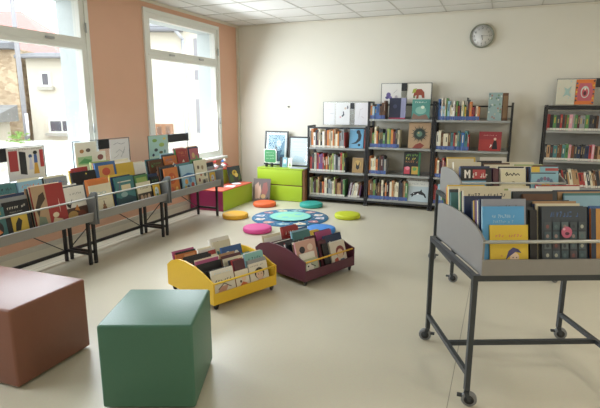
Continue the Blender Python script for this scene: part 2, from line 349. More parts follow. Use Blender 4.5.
# ------------------------------------------------------------------ window racks with picture books
GREYM = mat('#8b8986', .45, metal=.1, vary=.03); GREYD = mat('#75797b', .45, metal=.1, vary=.03); BLKM = mat('#1d1e22', .4, vary=.05); RAILW = mat('#b4b6b2', .3, metal=.3)
RZ = PI/2
RACKS = [(2.31, 'rack beside the brown pouf', 'light grey tray rack of picture books beside the brown pouf'), (3.40, 'middle window rack', 'light grey tray rack of picture books, middle one along the windows'), (4.50, 'rack beside the corner bench', 'light grey tray rack of picture books beside the corner bench')]
RW = 1.075
def rack(y0, label, w):
    t = thing('book_rack', label, 'book rack', (-3.5, y0, 0), RZ, 'tray racks along the window wall')
    tr = MB(); tr.box(.012, w-.012, .0, .40, .435, .447, GREYM)
    tr.box(.012, w-.012, .388, .40, .447, .66, GREYM); tr.box(.012, w-.012, .20, .208, .447, .60, GREYM); tr.box(.012, w-.012, .208, .388, .585, .593, GREYM)
    tr.build('tray', parent=t)
    MB().prism([(-.012, .43), (-.03, .515), (-.022, .52), (-.002, .447), (.0, .43)], 'x', .012, w-.012, GREYM).build('lip', parent=t)
    pf = [(-.05, .40), (-.05, .69), (-.04, .705), (-.01, .705), (.03, .66), (.12, .60), (.41, .60), (.41, .40)]
    for a in (0, w-.012): MB().prism(pf, 'x', a, a+.012, GREYD).build('side_panel', parent=t)
    MB().tube((.012, -.045, .66), (w-.012, -.045, .66), .008, RAILW).build('rail', parent=t)
    for lx in (.025, w-.025):
        for ly in (.05, .36):
            l = MB().box(lx-.013, lx+.013, ly-.013, ly+.013, .02, .434, BLKM); l.tube((lx, ly, 0), (lx, ly, .025), .018, BLKM)
            l.build('leg', parent=t)
        MB().box(lx-.011, lx+.011, .063, .347, .095, .12, BLKM).build('side_rail', parent=t)
    MB().box(.038, w-.038, .35, .37, .08, .11, BLKM).build('rear_rail', parent=t)
    for s in (0, 1):
        a, b = (.04, w*.5-.01) if s else (w-.04, w*.5+.01)
        MB().bar((a, .378+.008*s, .11), (b, .378+.008*s, .43), .008, BLKM).build('brace', parent=t)
for y0, _n, lab in RACKS: rack(y0, lab, RW if y0 < 4.4 else 1.15)

def RP(rk, x, ly, z):   # rack-local to world
    return (-3.5-ly, RACKS[rk][0]+x, z)
ORD = ['first', 'second', 'third', 'fourth', 'fifth', 'sixth', 'seventh', 'eighth', 'ninth', 'tenth', 'eleventh', 'twelfth']
LEAN = math.radians(8)
def tray_stack(P, rz, x, y, z, specs, lean, place, group, R, dw=.24, dh=.27, step=0., drift=0., xmin=.015, xmax=9):
    """books one behind the other; specs = list of (colour name, w, h, thickness, art or None)"""
    yy = y
    for i, s in enumerate(specs):
        c, w, h, t, art = s[:5]; sdx = s[5] if len(s) > 5 else None
        w = w or dw*R.uniform(.86, 1.04); h = h or dh*R.uniform(.86, 1.08); t = t or R.uniform(.010, .018)
        if art is None and i < 3: art = rand_art(R, CN.get(c))
        if art == 0: art = None
        dx = R.uniform(-.012, .012)+drift*i if i else 0
        label = '%s picture book, %s' % (c, place % ORD[i])
        if sdx is not None: dx = sdx
        xx = min(max(x+dx, xmin+w/2), xmax-w/2)
        picture_book(P(xx, yy, z), rz, w, h, t, c, lean, label, art, group)
        yy += t/math.cos(lean)+.003+step
def rand_specs(R, n, bias=None):
    ks = list(CN) if not bias else bias
    return [(R.choice(ks), 0, 0, 0, None) for _ in range(n)]
R = random.Random(11)
# rack by the pouf
BLKY = [('r', .2, .18, .85, .62, '#d9b63c'), ('p', [(.3, .2), (.5, .2), (.62, .45), (.5, .55), (.35, .4)], '#2a2a2a'), ('t', .12, .8, .76, .08, 8, '#d8d2c0', 3), ('t', .2, .7, .5, .04, 10, '#b9b4a4', 5)]
REDC = [('r', 0, 0, .42, 1, '#b99b76'), ('p', [(.05, .55), (.2, .8), (.36, .86), (.38, .7), (.2, .55), (.1, .3)], '#4b3a2c'), ('p', [(.02, .0), (.35, .0), (.3, .3), (.1, .35)], '#7a8a76'), ('p', [(.4, 0), (.95, 0), (.8, .18), (.55, .25)], '#d8c6a2'), ('e', .62, .3, .1, .06, '#e4d2b0'), ('e', .78, .5, .01, .16, '#e9cbb8')]
BIRD = [('r', 0, 0, 1, .42, '#54392e'), ('e', .35, .2, .22, .14, '#c29a54'), ('e', .72, .2, .18, .12, '#7a3c2c'), ('p', [(.1, .62), (.3, .52), (.42, .68), (.34, .6), (.3, .42), (.2, .46)], '#262626'), ('p', [(.45, .35), (.58, .5), (.66, .3)], '#d98b3c'), ('t', .35, .78, .5, .05, 9, '#8a8880', 8)]
gp = 'picture books in the window racks'
tray_stack(lambda *a: RP(0, *a), RZ, .36, .03, .447, [('black', .22, .30, .014, BLKY), ('grey', .24, .33, .015, None), ('dark blue', .25, .35, .015, None), ('white', .24, .34, .015, 0)], LEAN, 'far-end stack one of pouf-side rack, %s back', gp, R, drift=-.007)
tray_stack(lambda *a: RP(0, *a), RZ, .665, .02, .447, [('red', .32, .385, .018, REDC), ('cream', .30, .39, .015, 0), ('dark grey', .28, .37, .015, 0), ('tan', .28, .37, .014, 0), ('white', .3, .35, .014, 0)], LEAN, 'behind the rail of the pouf-side rack, %s back', gp, R, drift=-.007)
tray_stack(lambda *a: RP(0, *a), RZ, .93, .03, .447, [('white', .265, .325, .014, BIRD), ('teal', .24, .31, .015, None), ('dark grey', .25, .33, .015, 0), ('white', .25, .34, .015, 0)], LEAN, 'last stack before the middle rack, %s back', gp, R, drift=-.007)
tray_stack(lambda *a: RP(0, *a), RZ, .14, .03, .447, rand_specs(R, 4, ['white', 'teal', 'tan', 'brown', 'dark blue']), LEAN, 'open end of the pouf-side rack, %s back', gp, R, drift=-.007)
for i, xx in enumerate((.14, .40, .66, .93)):
    tray_stack(lambda *a: RP(0, *a), RZ, xx, .225, .595, [(['dark blue', 'teal', 'light blue', 'grey'][i], 0, 0, 0, None), ('cream', 0, 0, 0, None), (['teal', 'grey', 'dark blue', 'dark grey'][i], 0, 0, 0, 0)], LEAN, 'step row of the pouf-side rack, stack '+ORD[i]+', %s back', gp, R, .24, .29, drift=-.006)
# middle rack
GUIT = [('e', .38, .72, .12, .05, '#b9c2bd'), ('e', .62, .72, .12, .05, '#b9c2bd'), ('e', .38, .72, .06, .03, '#ece5d2'), ('e', .62, .72, .06, .03, '#ece5d2'), ('t', .3, .5, .4, .03, 9, '#8a8270', 2), ('e', .55, .2, .1, .09, '#8a5a3a'), ('e', .55, .3, .07, .06, '#9a6a44'), ('r', .53, .32, .57, .46, '#5a3a28'), ('e', .15, .14, .04, .05, '#7d7a70')]
BLUB = [('r', .3, .55, .8, .75, '#d9c9a0'), ('p', [(0, 0), (1, 0), (1, .3), (.6, .42), (.2, .34), (0, .4)], '#2b4a55'), ('e', .4, .45, .18, .08, '#8fb0b0'), ('s', [(.15, .85), (.85, .85)], .02, '#d9d5c0'), ('s', [(.1, .5), (.3, .9)], .015, '#7b4f7a')]
GREN = [('r', .1, .55, .9, .92, '#94ad5a'), ('e', .5, .6, .2, .1, '#5c7a3a')]
PHOT = [('r', 0, .12, 1, .5, '#4b4038'), ('e', .25, .3, .1, .13, '#c9a88a'), ('e', .5, .28, .1, .13, '#b99678'), ('e', .76, .3, .1, .13, '#d0b090'), ('t', .2, .68, .6, .08, 7, '#7a6a50', 12)]
for (xx, sp_, nm) in ((.17, [('cream', .27, .30, .014, GUIT), ('orange', .27, .345, .015, 0), ('orange', .25, .355, .012, 0), ('dark grey', .25, .34, .014, 0)], 'first'),
                      (.50, [('teal', .27, .33, .015, BLUB), ('dark blue', .27, .34, .015, 0), ('yellow', .28, .36, .015, 0), ('cream', .25, .34, .012, 0)], 'second'),
                      (.78, [('cream', .22, .235, .012, PHOT), ('green', .20, .31, .015, GREN), ('dark grey', .24, .32, .015, 0), ('brown', .2, .30, .015, 0)], 'third'),
                      (.975, [('black', .14, .27, .015, None), ('dark blue', .15, .3, .015, 0)], 'fourth')):
    tray_stack(lambda *a: RP(1, *a), RZ, xx, .03, .447, sp_, LEAN, 'front row of the middle rack, '+nm+' stack, %s back', gp, R, drift=-.007)
for (xx, sp_, nm) in ((.15, [('black', .3, .27, .015, [('e', .6, .9, .03, .03, '#e8c840')]), ('red', .2, .31, .012, None), ('yellow', .2, .29, .015, None)], 'first'),
                      (.46, [('blue', .28, .33, .015, [('r', .15, .5, .9, .9, '#d9a04a'), ('e', .5, .7, .2, .12, '#c8503a')]), ('tan', .26, .33, .015, 0), ('light green', .26, .34, .015, 0)], 'second'),
                      (.74, [('yellow', .26, .29, .015, 0), ('white', .26, .31, .015, 0), ('cream', .24, .33, .015, 0)], 'third'),
                      (.97, [('white', .18, .27, .012, 0), ('cream', .16, .28, .012, 0)], 'fourth')):
    tray_stack(lambda *a: RP(1, *a), RZ, xx, .225, .595, sp_, LEAN, 'step row of the middle rack, '+nm+' stack, %s back', gp, R, drift=-.007)
# corner rack
ORAN = [('e', .5, .62, .28, .2, '#c9562a'), ('e', .4, .66, .05, .04, '#e9a04c'), ('e', .6, .66, .05, .04, '#e9a04c'), ('s', [(.38, .54), (.62, .54)], .02, '#7a2c1c'), ('e', .4, .2, .14, .12, '#d05a3a'), ('e', .75, .2, .1, .1, '#f0c060')]
KIDS = [('r', 0, .55, 1, 1, '#9fc3d6'), ('p', [(0, .55), (1, .5), (1, .62), (.5, .7), (0, .62)], '#3c6fa5'), ('e', .3, .38, .12, .1, '#e39a3c'), ('e', .6, .42, .12, .1, '#5a86b5'), ('e', .75, .22, .12, .1, '#c8503c'), ('e', .4, .14, .12, .1, '#4a4a55'), ('e', .2, .18, .08, .08, '#e5c24a')]
CREA = [('e', .25, .75, .09, .07, '#6d5a48'), ('e', .6, .72, .1, .08, '#a58a60'), ('e', .4, .48, .08, .06, '#c0603c'), ('e', .75, .45, .09, .07, '#5d6a50'), ('e', .22, .3, .08, .07, '#8a3c34'), ('r', .45, .08, .9, .3, '#a8a294'), ('e', .6, .2, .1, .08, '#54504c')]
for (xx, sp_, nm) in ((.18, [('orange', .25, .33, .015, ORAN), ('black', .25, .33, .015, 0), ('dark grey', .27, .35, .015, 0), ('brown', .27, .36, .015, 0)], 'first'),
                      (.50, [('light blue', .27, .33, .015, KIDS), ('dark grey', .26, .33, .015, 0), ('teal', .26, .35, .015, 0), ('red', .2, .36, .012, 0)], 'second'),
                      (.80, [('cream', .26, .36, .015, CREA), ('black', .25, .35, .015, 0), ('green', .25, .375, .015, 0)], 'third'),
                      (1.03, [('grey', .16, .25, .012, None), ('black', .16, .30, .015, 0)], 'fourth')):
    tray_stack(lambda *a: RP(2, *a), RZ, xx, .03, .447, sp_, LEAN, 'front row of the corner rack, '+nm+' stack, %s back', gp, R, drift=-.007)
for (xx, sp_, nm) in ((.15, [('brown', .24, .27, .015, None), ('black', .3, .27, .015, 0), ('teal', .25, .28, .015, 0)], 'first'),
                      (.43, [('orange', .24, .29, .015, None), ('dark grey', .24, .31, .015, 0), ('light blue', .24, .32, .012, 0)], 'second'),
                      (.69, [('red', .22, .36, .015, None), ('green', .22, .36, .015, 0), ('pink', .22, .37, .012, 0)], 'third'),
                      (.94, [('dark blue', .22, .36, .015, [('r', .05, .45, .95, .95, '#c0606c'), ('e', .4, .7, .15, .1, '#d8b070'), ('e', .7, .6, .12, .1, '#7a9a58')]), ('tan', .22, .37, .015, 0)], 'fourth')):
    tray_stack(lambda *a: RP(2, *a), RZ, xx, .225, .595, sp_, LEAN, 'step row of the corner rack, '+nm+' stack, %s back', gp, R, drift=-.007)

# ------------------------------------------------------------------ clear display panels with black clips and drawings
def display_panel(P, rz, w, z0, z1, label, clips, edge=BLKM, group='clear display panels above the book racks', legs=0):
    t = thing('display_panel', label, 'display panel', P, rz, group)
    MB().box(0, w, 0, .004, z0, z1, ACRYL).build('clear_sheet', parent=t)
    f = MB(); f.tube((0, .002, z0-legs), (0, .002, z1), .0045, edge, 8); f.tube((w, .002, z0-legs), (w, .002, z1), .0045, edge, 8); f.tube((0, .002, z1), (w, .002, z1), .0035, edge, 8)
    f.build('wire_frame', parent=t)
    for a, b, c, d in clips: MB().box(a, b, -.012, 0, c, d, BLKM).build('clip', parent=t)
    return t
def sheet(P, rz, x0, x1, z0, z1, base, spec, label, dy=-.003, name='drawing', group='sheets clipped to the display panels', tilt=0):
    mb = MB(); w, h = x1-x0, z1-z0; mb.box(0, w, 0, .0012, 0, h, mat(base, .6, vary=.02)); art_on(mb, spec, 0, 0, w, h, 0)
    M = Matrix.Translation(P) @ Matrix.Rotation(rz, 4, 'Z') @ Matrix.Translation((x0, dy, z0))
    return mb.build(name, loc=M.to_translation(), rot=(0, 0, rz), **tagd(label, 'drawing', group))
D = lambda y: (-3.93, y, 0)
display_panel(D(2.36), RZ, .925, .80, 1.135, 'clear display panel with black clip above the rack by the brown pouf', [(.41, .54, 1.02, 1.135)], legs=.14)
sheet(D(2.36), RZ, .01, .40, .82, 1.125, '#e9e6e0', [('e', .2, .5, .12, .2, '#6da7c8'), ('e', .6, .55, .1, .2, '#e0b040'), ('p', [(.7, .1), (.95, .1), (.9, .5)], '#c04a3c')], 'painted sheet with blue and yellow shapes hanging above the pouf-side rack')
sheet(D(2.36), RZ, .545, .915, .84, 1.128, '#e7e4e0', [('r', .05, .3, .28, .92, '#b5383a'), ('p', [(.32, .2), (.5, .15), (.5, .85), (.32, .9)], '#2b2b30'), ('e', .62, .72, .05, .06, '#2f4f90'), ('p', [(.56, .3), (.68, .3), (.64, .68), (.6, .68)], '#c9cbe6'), ('e', .76, .82, .06, .06, '#232326'), ('p', [(.68, .15), (.84, .15), (.8, .5), (.72, .5)], '#e3a93c'), ('p', [(.71, .5), (.81, .5), (.8, .76), (.72, .76)], '#3f62b0'), ('r', .88, .35, .99, .9, '#c23a3e'), ('t', .05, .93, .9, .04, 18, '#6a6a6a', 4)], 'painted sheet of costumes with small figure in yellow skirt above pouf-side rack')
display_panel(D(3.62), RZ, .80, .78, 1.14, 'clear display panel with drawings in front of the wall between the windows', [(.325, .48, 1.04, 1.14)], legs=.12)
sheet(D(3.62), RZ, .02, .30, .80, 1.13, '#e4e2d8', [('r', .1, .3, .8, .55, '#9cc79a'), ('p', [(.12, .36), (.4, .5), (.75, .42), (.6, .33)], '#5aa56b'), ('e', .3, .72, .1, .06, '#b07a4a'), ('e', .6, .74, .11, .06, '#5a4a40'), ('r', 0, 0, 1, .22, '#eeeeea')], 'sheet with green landscape drawing and two small brown heads')
sheet(D(3.62), RZ, .23, .42, .78, 1.02, '#e8e4dc', [('e', .6, .75, .22, .12, '#8b4a4e'), ('t', .2, .3, .6, .05, 8, '#8a8a8a', 7)], 'small white sheet with dark red figure clipped over the green drawing', dy=-.007)
sheet(D(3.62), RZ, .49, .785, .84, 1.13, '#e0e0e4', [('s', [(.2, .8), (.4, .86), (.6, .8), (.8, .84)], .008, '#8d8aa0'), ('s', [(.3, .5), (.5, .6), (.7, .45), (.8, .7)], .008, '#8a9aa5'), ('s', [(.55, .3), (.75, .6)], .008, '#7c8c94'), ('s', [(.2, .3), (.45, .42)], .008, '#a59aa5')], 'pale sheet with thin pencil lines beside the black clip')
display_panel(D(4.75), RZ, .80, .78, 1.13, 'clear display panel with wide black clip in front of the second window', [(.375, .80, 1.03, 1.13)], legs=.12)
sheet(D(4.75), RZ, .0, .37, .84, 1.13, '#a9cfc6', [('e', .3, .8, .12, .07, '#7fae4c'), ('e', .65, .6, .14, .09, '#9cc25a'), ('e', .35, .4, .09, .07, '#3b4a4a'), ('e', .6, .28, .1, .06, '#5c6d3a'), ('e', .8, .85, .08, .05, '#e5d35a'), ('r', 0, 0, 1, .16, '#c5dcc0'), ('e', .2, .2, .06, .06, '#2f3a4a'), ('e', .8, .3, .05, .08, '#4a8f80')], 'blue-green painted sheet of leaves beside the wide black clip')

# ------------------------------------------------------------------ corner bench, green chest, frames
LIME = mat('#a3bf2f', .4, vary=.03); MAG = mat('#9a2f5c', .4, vary=.03); REDO = mat('#c9583e', .45, vary=.04)
cb = thing('corner_bench', 'low box bench with lime front, magenta end and red top in the corner', 'bench', (-4.165, 5.88, 0), 0)
MB().box(.0, .545, .02, .90, 0, .285, LIME).build('body', parent=cb)
MB().box(.0, .545, .0, .02, 0, .285, MAG).build('end_panel', parent=cb)
MB().rbox(.0, .55, .0, .90, .285, .30, .004, REDO).build('seat_board', parent=cb)
MB().box(.0, .22, .45, .90, .301, .515, LIME).build('back_box', parent=cb)
MB().rbox(.0, .225, .44, .905, .515, .535, .004, REDO).build('shelf_board', parent=cb)
picture_book((-3.815, 6.62, .3015), RZ-.25, .27, .26, .012, 'dark grey', math.radians(12), 'dark book with yellow flower leaning against the lime back box of bench', [('p', [(.05, .05), (.4, .1), (.3, .5), (.1, .6)], '#4d6b3a'), ('e', .5, .6, .2, .17, '#d8b83c'), ('e', .62, .45, .15, .13, '#e3c965'), ('e', .5, .62, .08, .07, '#8a6a24'), ('p', [(.7, .1), (.95, .2), (.9, .6)], '#567a44')])
lf = MB().box(-.12, .12, -.07, .07, 0, .006, mat('#e4e4ea', .5)); art_on(lf, [('r', .05, .1, .45, .9, '#b8423c'), ('r', .5, .1, .95, .9, '#dfe6ef')], -.12, -.07, .24, .14, .006, flat=True)
lf.build('open_leaflet', loc=(-3.76, 6.25, .3012), rot=.25, **tagd('white and red leaflet lying open on the red top of the bench', 'leaflet'))
lf = MB().lathe([(.0, 0), (.07, 0), (.075, .008), (.07, .012), (0, .012)], mat('#dfe3ea', .4), 20); lf.build('paper_plate', loc=(-3.74, 6.50, .3012), **tagd('small round white dish lying on the red bench top', 'dish'))
for i, (yy, xx, c, c2, lb) in enumerate(((6.42, -4.06, '#dfe3ee', '#b5342f', 'small white and red doll sitting at the end of the lime back box'), (6.55, -4.0, '#eceef2', '#3b6aa5', 'small white and blue doll on the lime back box'), (6.68, -4.05, '#c8414a', '#e7e2da', 'small red doll with pale head on the lime back box'))):
    t = thing('doll', lb, 'toy', (xx, yy, .5355), RZ, 'small dolls on the corner bench')
    MB().lathe([(.03, 0), (.042, .01), (.035, .045), (.018, .065), (.012, .07)], mat(c, .6), 14).build('body', parent=t)
    MB().lathe([(.006, 0), (.02, .01), (.025, .025), (.018, .042), (.004, .047)], mat('#e3bfa2', .6), 14, (0, 0, .066)).build('head', parent=t)
    MB().lathe([(.028, 0), (.026, .014), (.012, .03), (.002, .04)], mat(c2, .6), 14, (0, .003, .092)).build('hat', parent=t)
    a = MB(); a.tube((-.02, -.01, .05), (-.05, -.03, .03), .008, mat(c, .6)); a.tube((.02, -.01, .05), (.05, -.03, .03), .008, mat(c, .6)); a.build('arm', parent=t)

WOODE = mat('#8d6244', .5, vary=.1, scale=15)
gc = thing('green_chest', 'two-drawer lime green chest with wooden edges against the clock wall', 'chest', (-3.605, 6.94, 0), 0)
MB().box(0, .81, .02, .45, 0, .505, WOODE).build('carcass', parent=gc)
for z in (.006, .262): MB().rbox(.0, .775, .0, .019, z, z+.238, .003, LIME).build('drawer_front', parent=gc)
MB().box(0, .795, .0, .45, .506, .52, LIME).build('top', parent=gc)
def frame(name, label, P, w, h, lean, fw, spec, base, pic):
    t = thing(name, label, 'framed picture', P, 0, None); t.rotation_euler = (-lean, 0, 0)
    f = MB(); f.box(0, w, -.012, .008, 0, fw, BLKM); f.box(0, w, -.012, .008, h-fw, h, BLKM); f.box(0, fw, -.012, .008, fw, h-fw, BLKM); f.box(w-fw, w, -.012, .008, fw, h-fw, BLKM)
    f.build('frame_border', parent=t)
    p = MB().box(fw, w-fw, .0, .004, fw, h-fw, mat(base, .5)); art_on(p, spec, fw, fw, w-2*fw, h-2*fw, 0); p.build(pic, parent=t)
    MB().box(fw, w-fw, -.006, -.005, fw, h-fw, FGLASS).build('glass', parent=t)
frame('framed_picture', 'tall black framed picture of blue water leaning on the wall above the green chest', (-3.66, 7.30, .5215), .42, .56, math.radians(8), .022,
      [('r', .1, .08, .9, .92, '#5f8cab'), ('r', .1, .08, .9, .45, '#2c5675'), ('p', [(.35, .08), (.62, .08), (.55, .5), (.45, .62)], '#14283c'), ('e', .62, .66, .12, .1, '#b5cdd8'), ('p', [(.7, .3), (.9, .3), (.9, .6)], '#6f97ad')], '#d5d8d8', 'print')
frame('framed_certificate', 'black framed white certificate leaning beside the low bookcase above the green chest', (-3.21, 7.27, .5215), .36, .48, math.radians(8), .02,
      [('s', [(.15, .85), (.85, .85)], .006, '#8fa3b5'), ('s', [(.2, .7), (.8, .7)], .004, '#9db0c0'), ('s', [(.12, .6), (.88, .6)], .004, '#9db0c0'), ('s', [(.15, .5), (.8, .5)], .004, '#9db0c0'), ('p', [(.1, .1), (.9, .1), (.7, .3), (.3, .35)], '#c9dbe8')], '#e2e6ea', 'certificate')
cd = thing('sign_holder', 'green rounded card sign on small dark feet standing on the green chest', 'sign', (-3.55, 7.08, .5208), -.1)
q = MB(); q.rbox(0, .235, 0, .004, .06, .285, .0018, mat('#e0e4dc', .4)); art_on(q, [('p', [(.08, .0), (.92, .0), (1, .1), (1, .9), (.92, 1), (.08, 1), (0, .9), (0, .1)], '#3f9157'), ('t', .15, .72, .7, .09, 9, '#b9dcc0', 21), ('t', .15, .5, .7, .09, 9, '#b9dcc0', 22), ('t', .15, .28, .7, .09, 9, '#b9dcc0', 23)], .012, .07, .211, .205, 0); q.build('card', parent=cd)
for fx in (.03, .13): MB().box(fx, fx+.03, -.015, .02, 0, .062, BLKM).build('foot', parent=cd)
for i, (xx, c, hh, w, a, lb) in enumerate(((-3.255, 'black', .16, .05, 0, 'narrow black book standing upright between the green sign and small cards'),
                                    (-3.19, 'light blue', .155, .08, [('e', .5, .6, .3, .2, '#e8efef'), ('r', .1, .05, .9, .3, '#5a9c9c')], 'small light blue card book standing on the green chest'),
                                    (-3.10, 'white', .15, .07, [('p', [(.2, .1), (.8, .1), (.5, .6)], '#7fa35a'), ('t', .1, .75, .8, .08, 5, '#6a6a6a', 2)], 'small white card book with green triangle on the green chest'))):
    picture_book((xx, 7.09, .5205), 0, w, hh, .012, c, math.radians(8), lb, a or None)
MB().box(0, .26, 0, .16, 0, .012, mat('#a9aeb5', .5)).build('grey_folder', loc=(-3.05, 6.97, .5208), rot=0., **tagd('flat grey folder lying on the green chest in front of the certificate', 'folder'))
picture_book((-3.46, 6.76, .0), .12, .285, .36, .02, '#8a7468', math.radians(14), 'large brown book with pink hands on cover leaning on the green chest', [('r', 0, 0, 1, 1, '#6f625e'), ('p', [(.15, .1), (.3, .1), (.38, .6), (.3, .85), (.1, .7)], '#caa08c'), ('p', [(.3, .15), (.42, .1), (.5, .45), (.42, .75), (.34, .6)], '#d9b49c'), ('p', [(.5, .35), (.75, .2), (.88, .5), (.8, .85), (.6, .8)], '#a5605a'), ('e', .62, .22, .14, .1, '#c9a06c'), ('p', [(.65, 0), (.95, 0), (.9, .2)], '#3a2c2c')])

# ------------------------------------------------------------------ round mat and floor cushions
mt_ = MB(); mt_.lathe([(.0, 0), (.515, 0), (.52, .004), (.515, .009), (0, .009)], mat('#386c90', .85, vary=.1, scale=60), 56)
sp = []
R = random.Random(5)
for i in range(12):
    a = i*PI/6+.1; cx, cy = .5+.40*math.cos(a), .5+.40*math.sin(a); c = ['#d9cfc9', '#c9908e', '#8fb8c9', '#dcd3b8', '#a86a7a', '#c9c4d4'][i % 6]
    n = 9; sp.append(('p', [(cx+.07*(1+.3*math.sin(3*k+i))*math.cos(k*2*PI/n), cy+.062*(1+.25*math.cos(2*k+i))*math.sin(k*2*PI/n)) for k in range(n)], c))
    sp.append(('e', cx+.01, cy, .018, .018, ['#8a4a4a', '#e6dfcf', '#3b6a4a'][i % 3]))
for i in range(20):
    a = i*PI/10; sp.append(('e', .5+.47*math.cos(a), .5+.47*math.sin(a), .008, .008, '#b9c7cf'))
    a += .15; sp.append(('e', .5+.32*math.cos(a), .5+.32*math.sin(a), .008, .008, '#c9b27a'))
sp += [('e', .5, .5, .275, .275, '#4fb8ba'), ('e', .5, .5, .262, .262, '#7fd4c8'), ('p', [(.3, .5), (.42, .66), (.55, .6), (.6, .68), (.7, .52), (.6, .4), (.5, .45), (.4, .32)], '#8fdcb0'), ('e', .42, .44, .05, .04, '#6cc6d6'), ('e', .62, .56, .05, .04, '#6cc6d6')]
art_on(mt_, sp, -.515, -.515, 1.03, 1.03, .009, flat=True)
mt_.build('round_mat', loc=(-2.575, 5.90, 0), rot=.6, **tagd('round blue play mat with patterned border and turquoise centre on the floor', 'mat'))
for nm, xx, yy, c, lb in (('yellow', -3.27, 5.63, '#e0a92a', 'golden yellow round floor cushion beside the corner bench'), ('orange', -3.255, 6.49, '#dd6233', 'orange-red round floor cushion in front of the leaning brown book'),
                          ('teal', -2.58, 6.70, '#2b9a8f', 'teal green round floor cushion before the low bookcase'), ('lime', -1.86, 6.20, '#bcc626', 'lime yellow round floor cushion before the tall bookcases'),
                          ('pink', -2.655, 5.09, '#d0478c', 'bright pink round floor cushion between the mat and the yellow bin'), ('blue', -1.93, 5.35, '#3a7fc9', 'blue round floor cushion partly hidden behind the maroon bin')):
    MB().lathe([(.0, 0), (.155, 0), (.168, .005), (.175, .018), (.175, .042), (.168, .056), (.155, .062), (.1, .064), (0, .064)], mat(c, .55, vary=.04, scale=80), 40).build('floor_cushion', loc=(xx, yy, 0), **tagd(lb, 'cushion', 'round cushions set around the mat'))

# ------------------------------------------------------------------ bookcases along the back wall
SHELF = mat('#9a9c9a', .4, metal=.15, vary=.03); BINBLUE = mat('#4f659e', .5); LABW = mat('#d2d0c6', .6)
FY = 7.06; DY = .30
CASES = [(-2.785, .945, 1.19, [.115, .49, .86], 'low bookcase beside the green chest with three shelves of books', 'the low bookcase'),
         (-1.84, .95, 1.55, [.115, .495, .89, 1.30], 'tall black bookcase with orca and wreath covers beside the low one', 'the orca bookcase'),
         (-.885, 1.0, 1.53, [.115, .495, .885, 1.295], 'tall black bookcase under the clock with red cover on second shelf', 'the clock bookcase'),
         (.49, 1.2, 1.50, [.10, .46, .80, 1.18], 'black bookcase of small novels past the gap in the wall', 'the novel bookcase')]
for x0, w, h, zs, lab, nm in CASES:
    w -= .004
    t = thing('bookcase', lab, 'bookcase', (x0, FY, 0), 0, 'metal bookcases along the clock wall')
    for a in (0.013, w-.013):
        f = MB(); f.box(a-.013, a+.013, 0, .026, .0, h, BLKM); f.box(a-.013, a+.013, DY-.026, DY, .0, h, BLKM); f.box(a-.013, a+.013, .026, DY-.026, h-.026, h, BLKM); f.box(a-.013, a+.013, .026, DY-.026, .05, .076, BLKM)
        f.tube((a, .013, -.0), (a, .013, .03), .018, BLKM); f.build('side_frame', parent=t)
    for z in zs:
        s = MB(); s.box(.027, w-.027, .0, DY-.002, z-.025, z-.02+.018, SHELF); s.box(.027, w-.027, DY-.008, DY-.002, z, z+.03, SHELF); s.box(.027, w-.027, 0, .004, z-.03, z-.024, SHELF)
        s.build('shelf', parent=t)
    MB().box(.027, w-.027, .004, .03, zs[0]-.062, zs[0]-.03, BLKM).build('plinth_bar', parent=t)
    MB().tube((.02, DY-.015, h-.05), (w-.02, DY-.015, h-.05), .011, BLKM).build('back_rod', parent=t)
    if nm == 'the novel bookcase': MB().box(.027, w-.027, .002, .02, h-.045, h-.008, BLKM).build('top_bar', parent=t)
    if nm in ('the low bookcase',): MB().box(.027, w-.027, .002, .02, h-.04, h-.02, BLKM).build('top_bar', parent=t)
    if nm in ('the low bookcase', 'the novel bookcase'): MB().box(.027, w-.027, DY-.0015, DY+.0015, zs[0], h-.08, mat('#8b8a84', .6)).build('back_panel', parent=t)
    else: MB().box(.027, w-.027, DY-.0015, DY+.0015, zs[0], zs[3]-.04, mat('#b5b1a3', .6)).build('back_panel', parent=t)
    for s in (0, 1):
        MB().bar((.03 if s else w-.03, DY+.006+.005*s, .15), (w-.03 if s else .03, DY+.006+.005*s, zs[-1]-.05), .008, BLKM).build('brace', parent=t)

def shelf_book(x, z, t, h, d, cname, label, group, lean=0, band=LABW, R=random, yoff=0.):
    """spine at local -y, thickness along x; lean>0 tips its top towards +x"""
    cm = mat(CN[cname], .5, vary=.05); mb = MB(); b = .0018
    mb.box(0, t, 0, b, 0, h, cm); mb.box(0, b, b, d, 0, h, cm); mb.box(t-b, t, b, d, 0, h, cm)
    mb.box(b, t-b, b, d-.003, .003, h-.004, PAPER)
    if band: mb.box(.0005, t-.0005, -.0008, -.0001, .004,   .004+(.05 if band is BINBLUE else .028), band)
    c2 = R.choice(['#d0cabb', '#c09a3a', '#26262c', '#a89468', '#8a3a34', '#2c2c30'])
    z1 = h*R.uniform(.42, .5); z2 = h*R.uniform(.75, .93)
    art_on(mb, [('r', .34, z1/h, .66, z2/h, c2)], 0, 0, t, h, -.0002)
    return mb.build('book', loc=(x, FY+.012+yoff, z), rot=(0, lean, 0), **tagd(label, 'book', group))

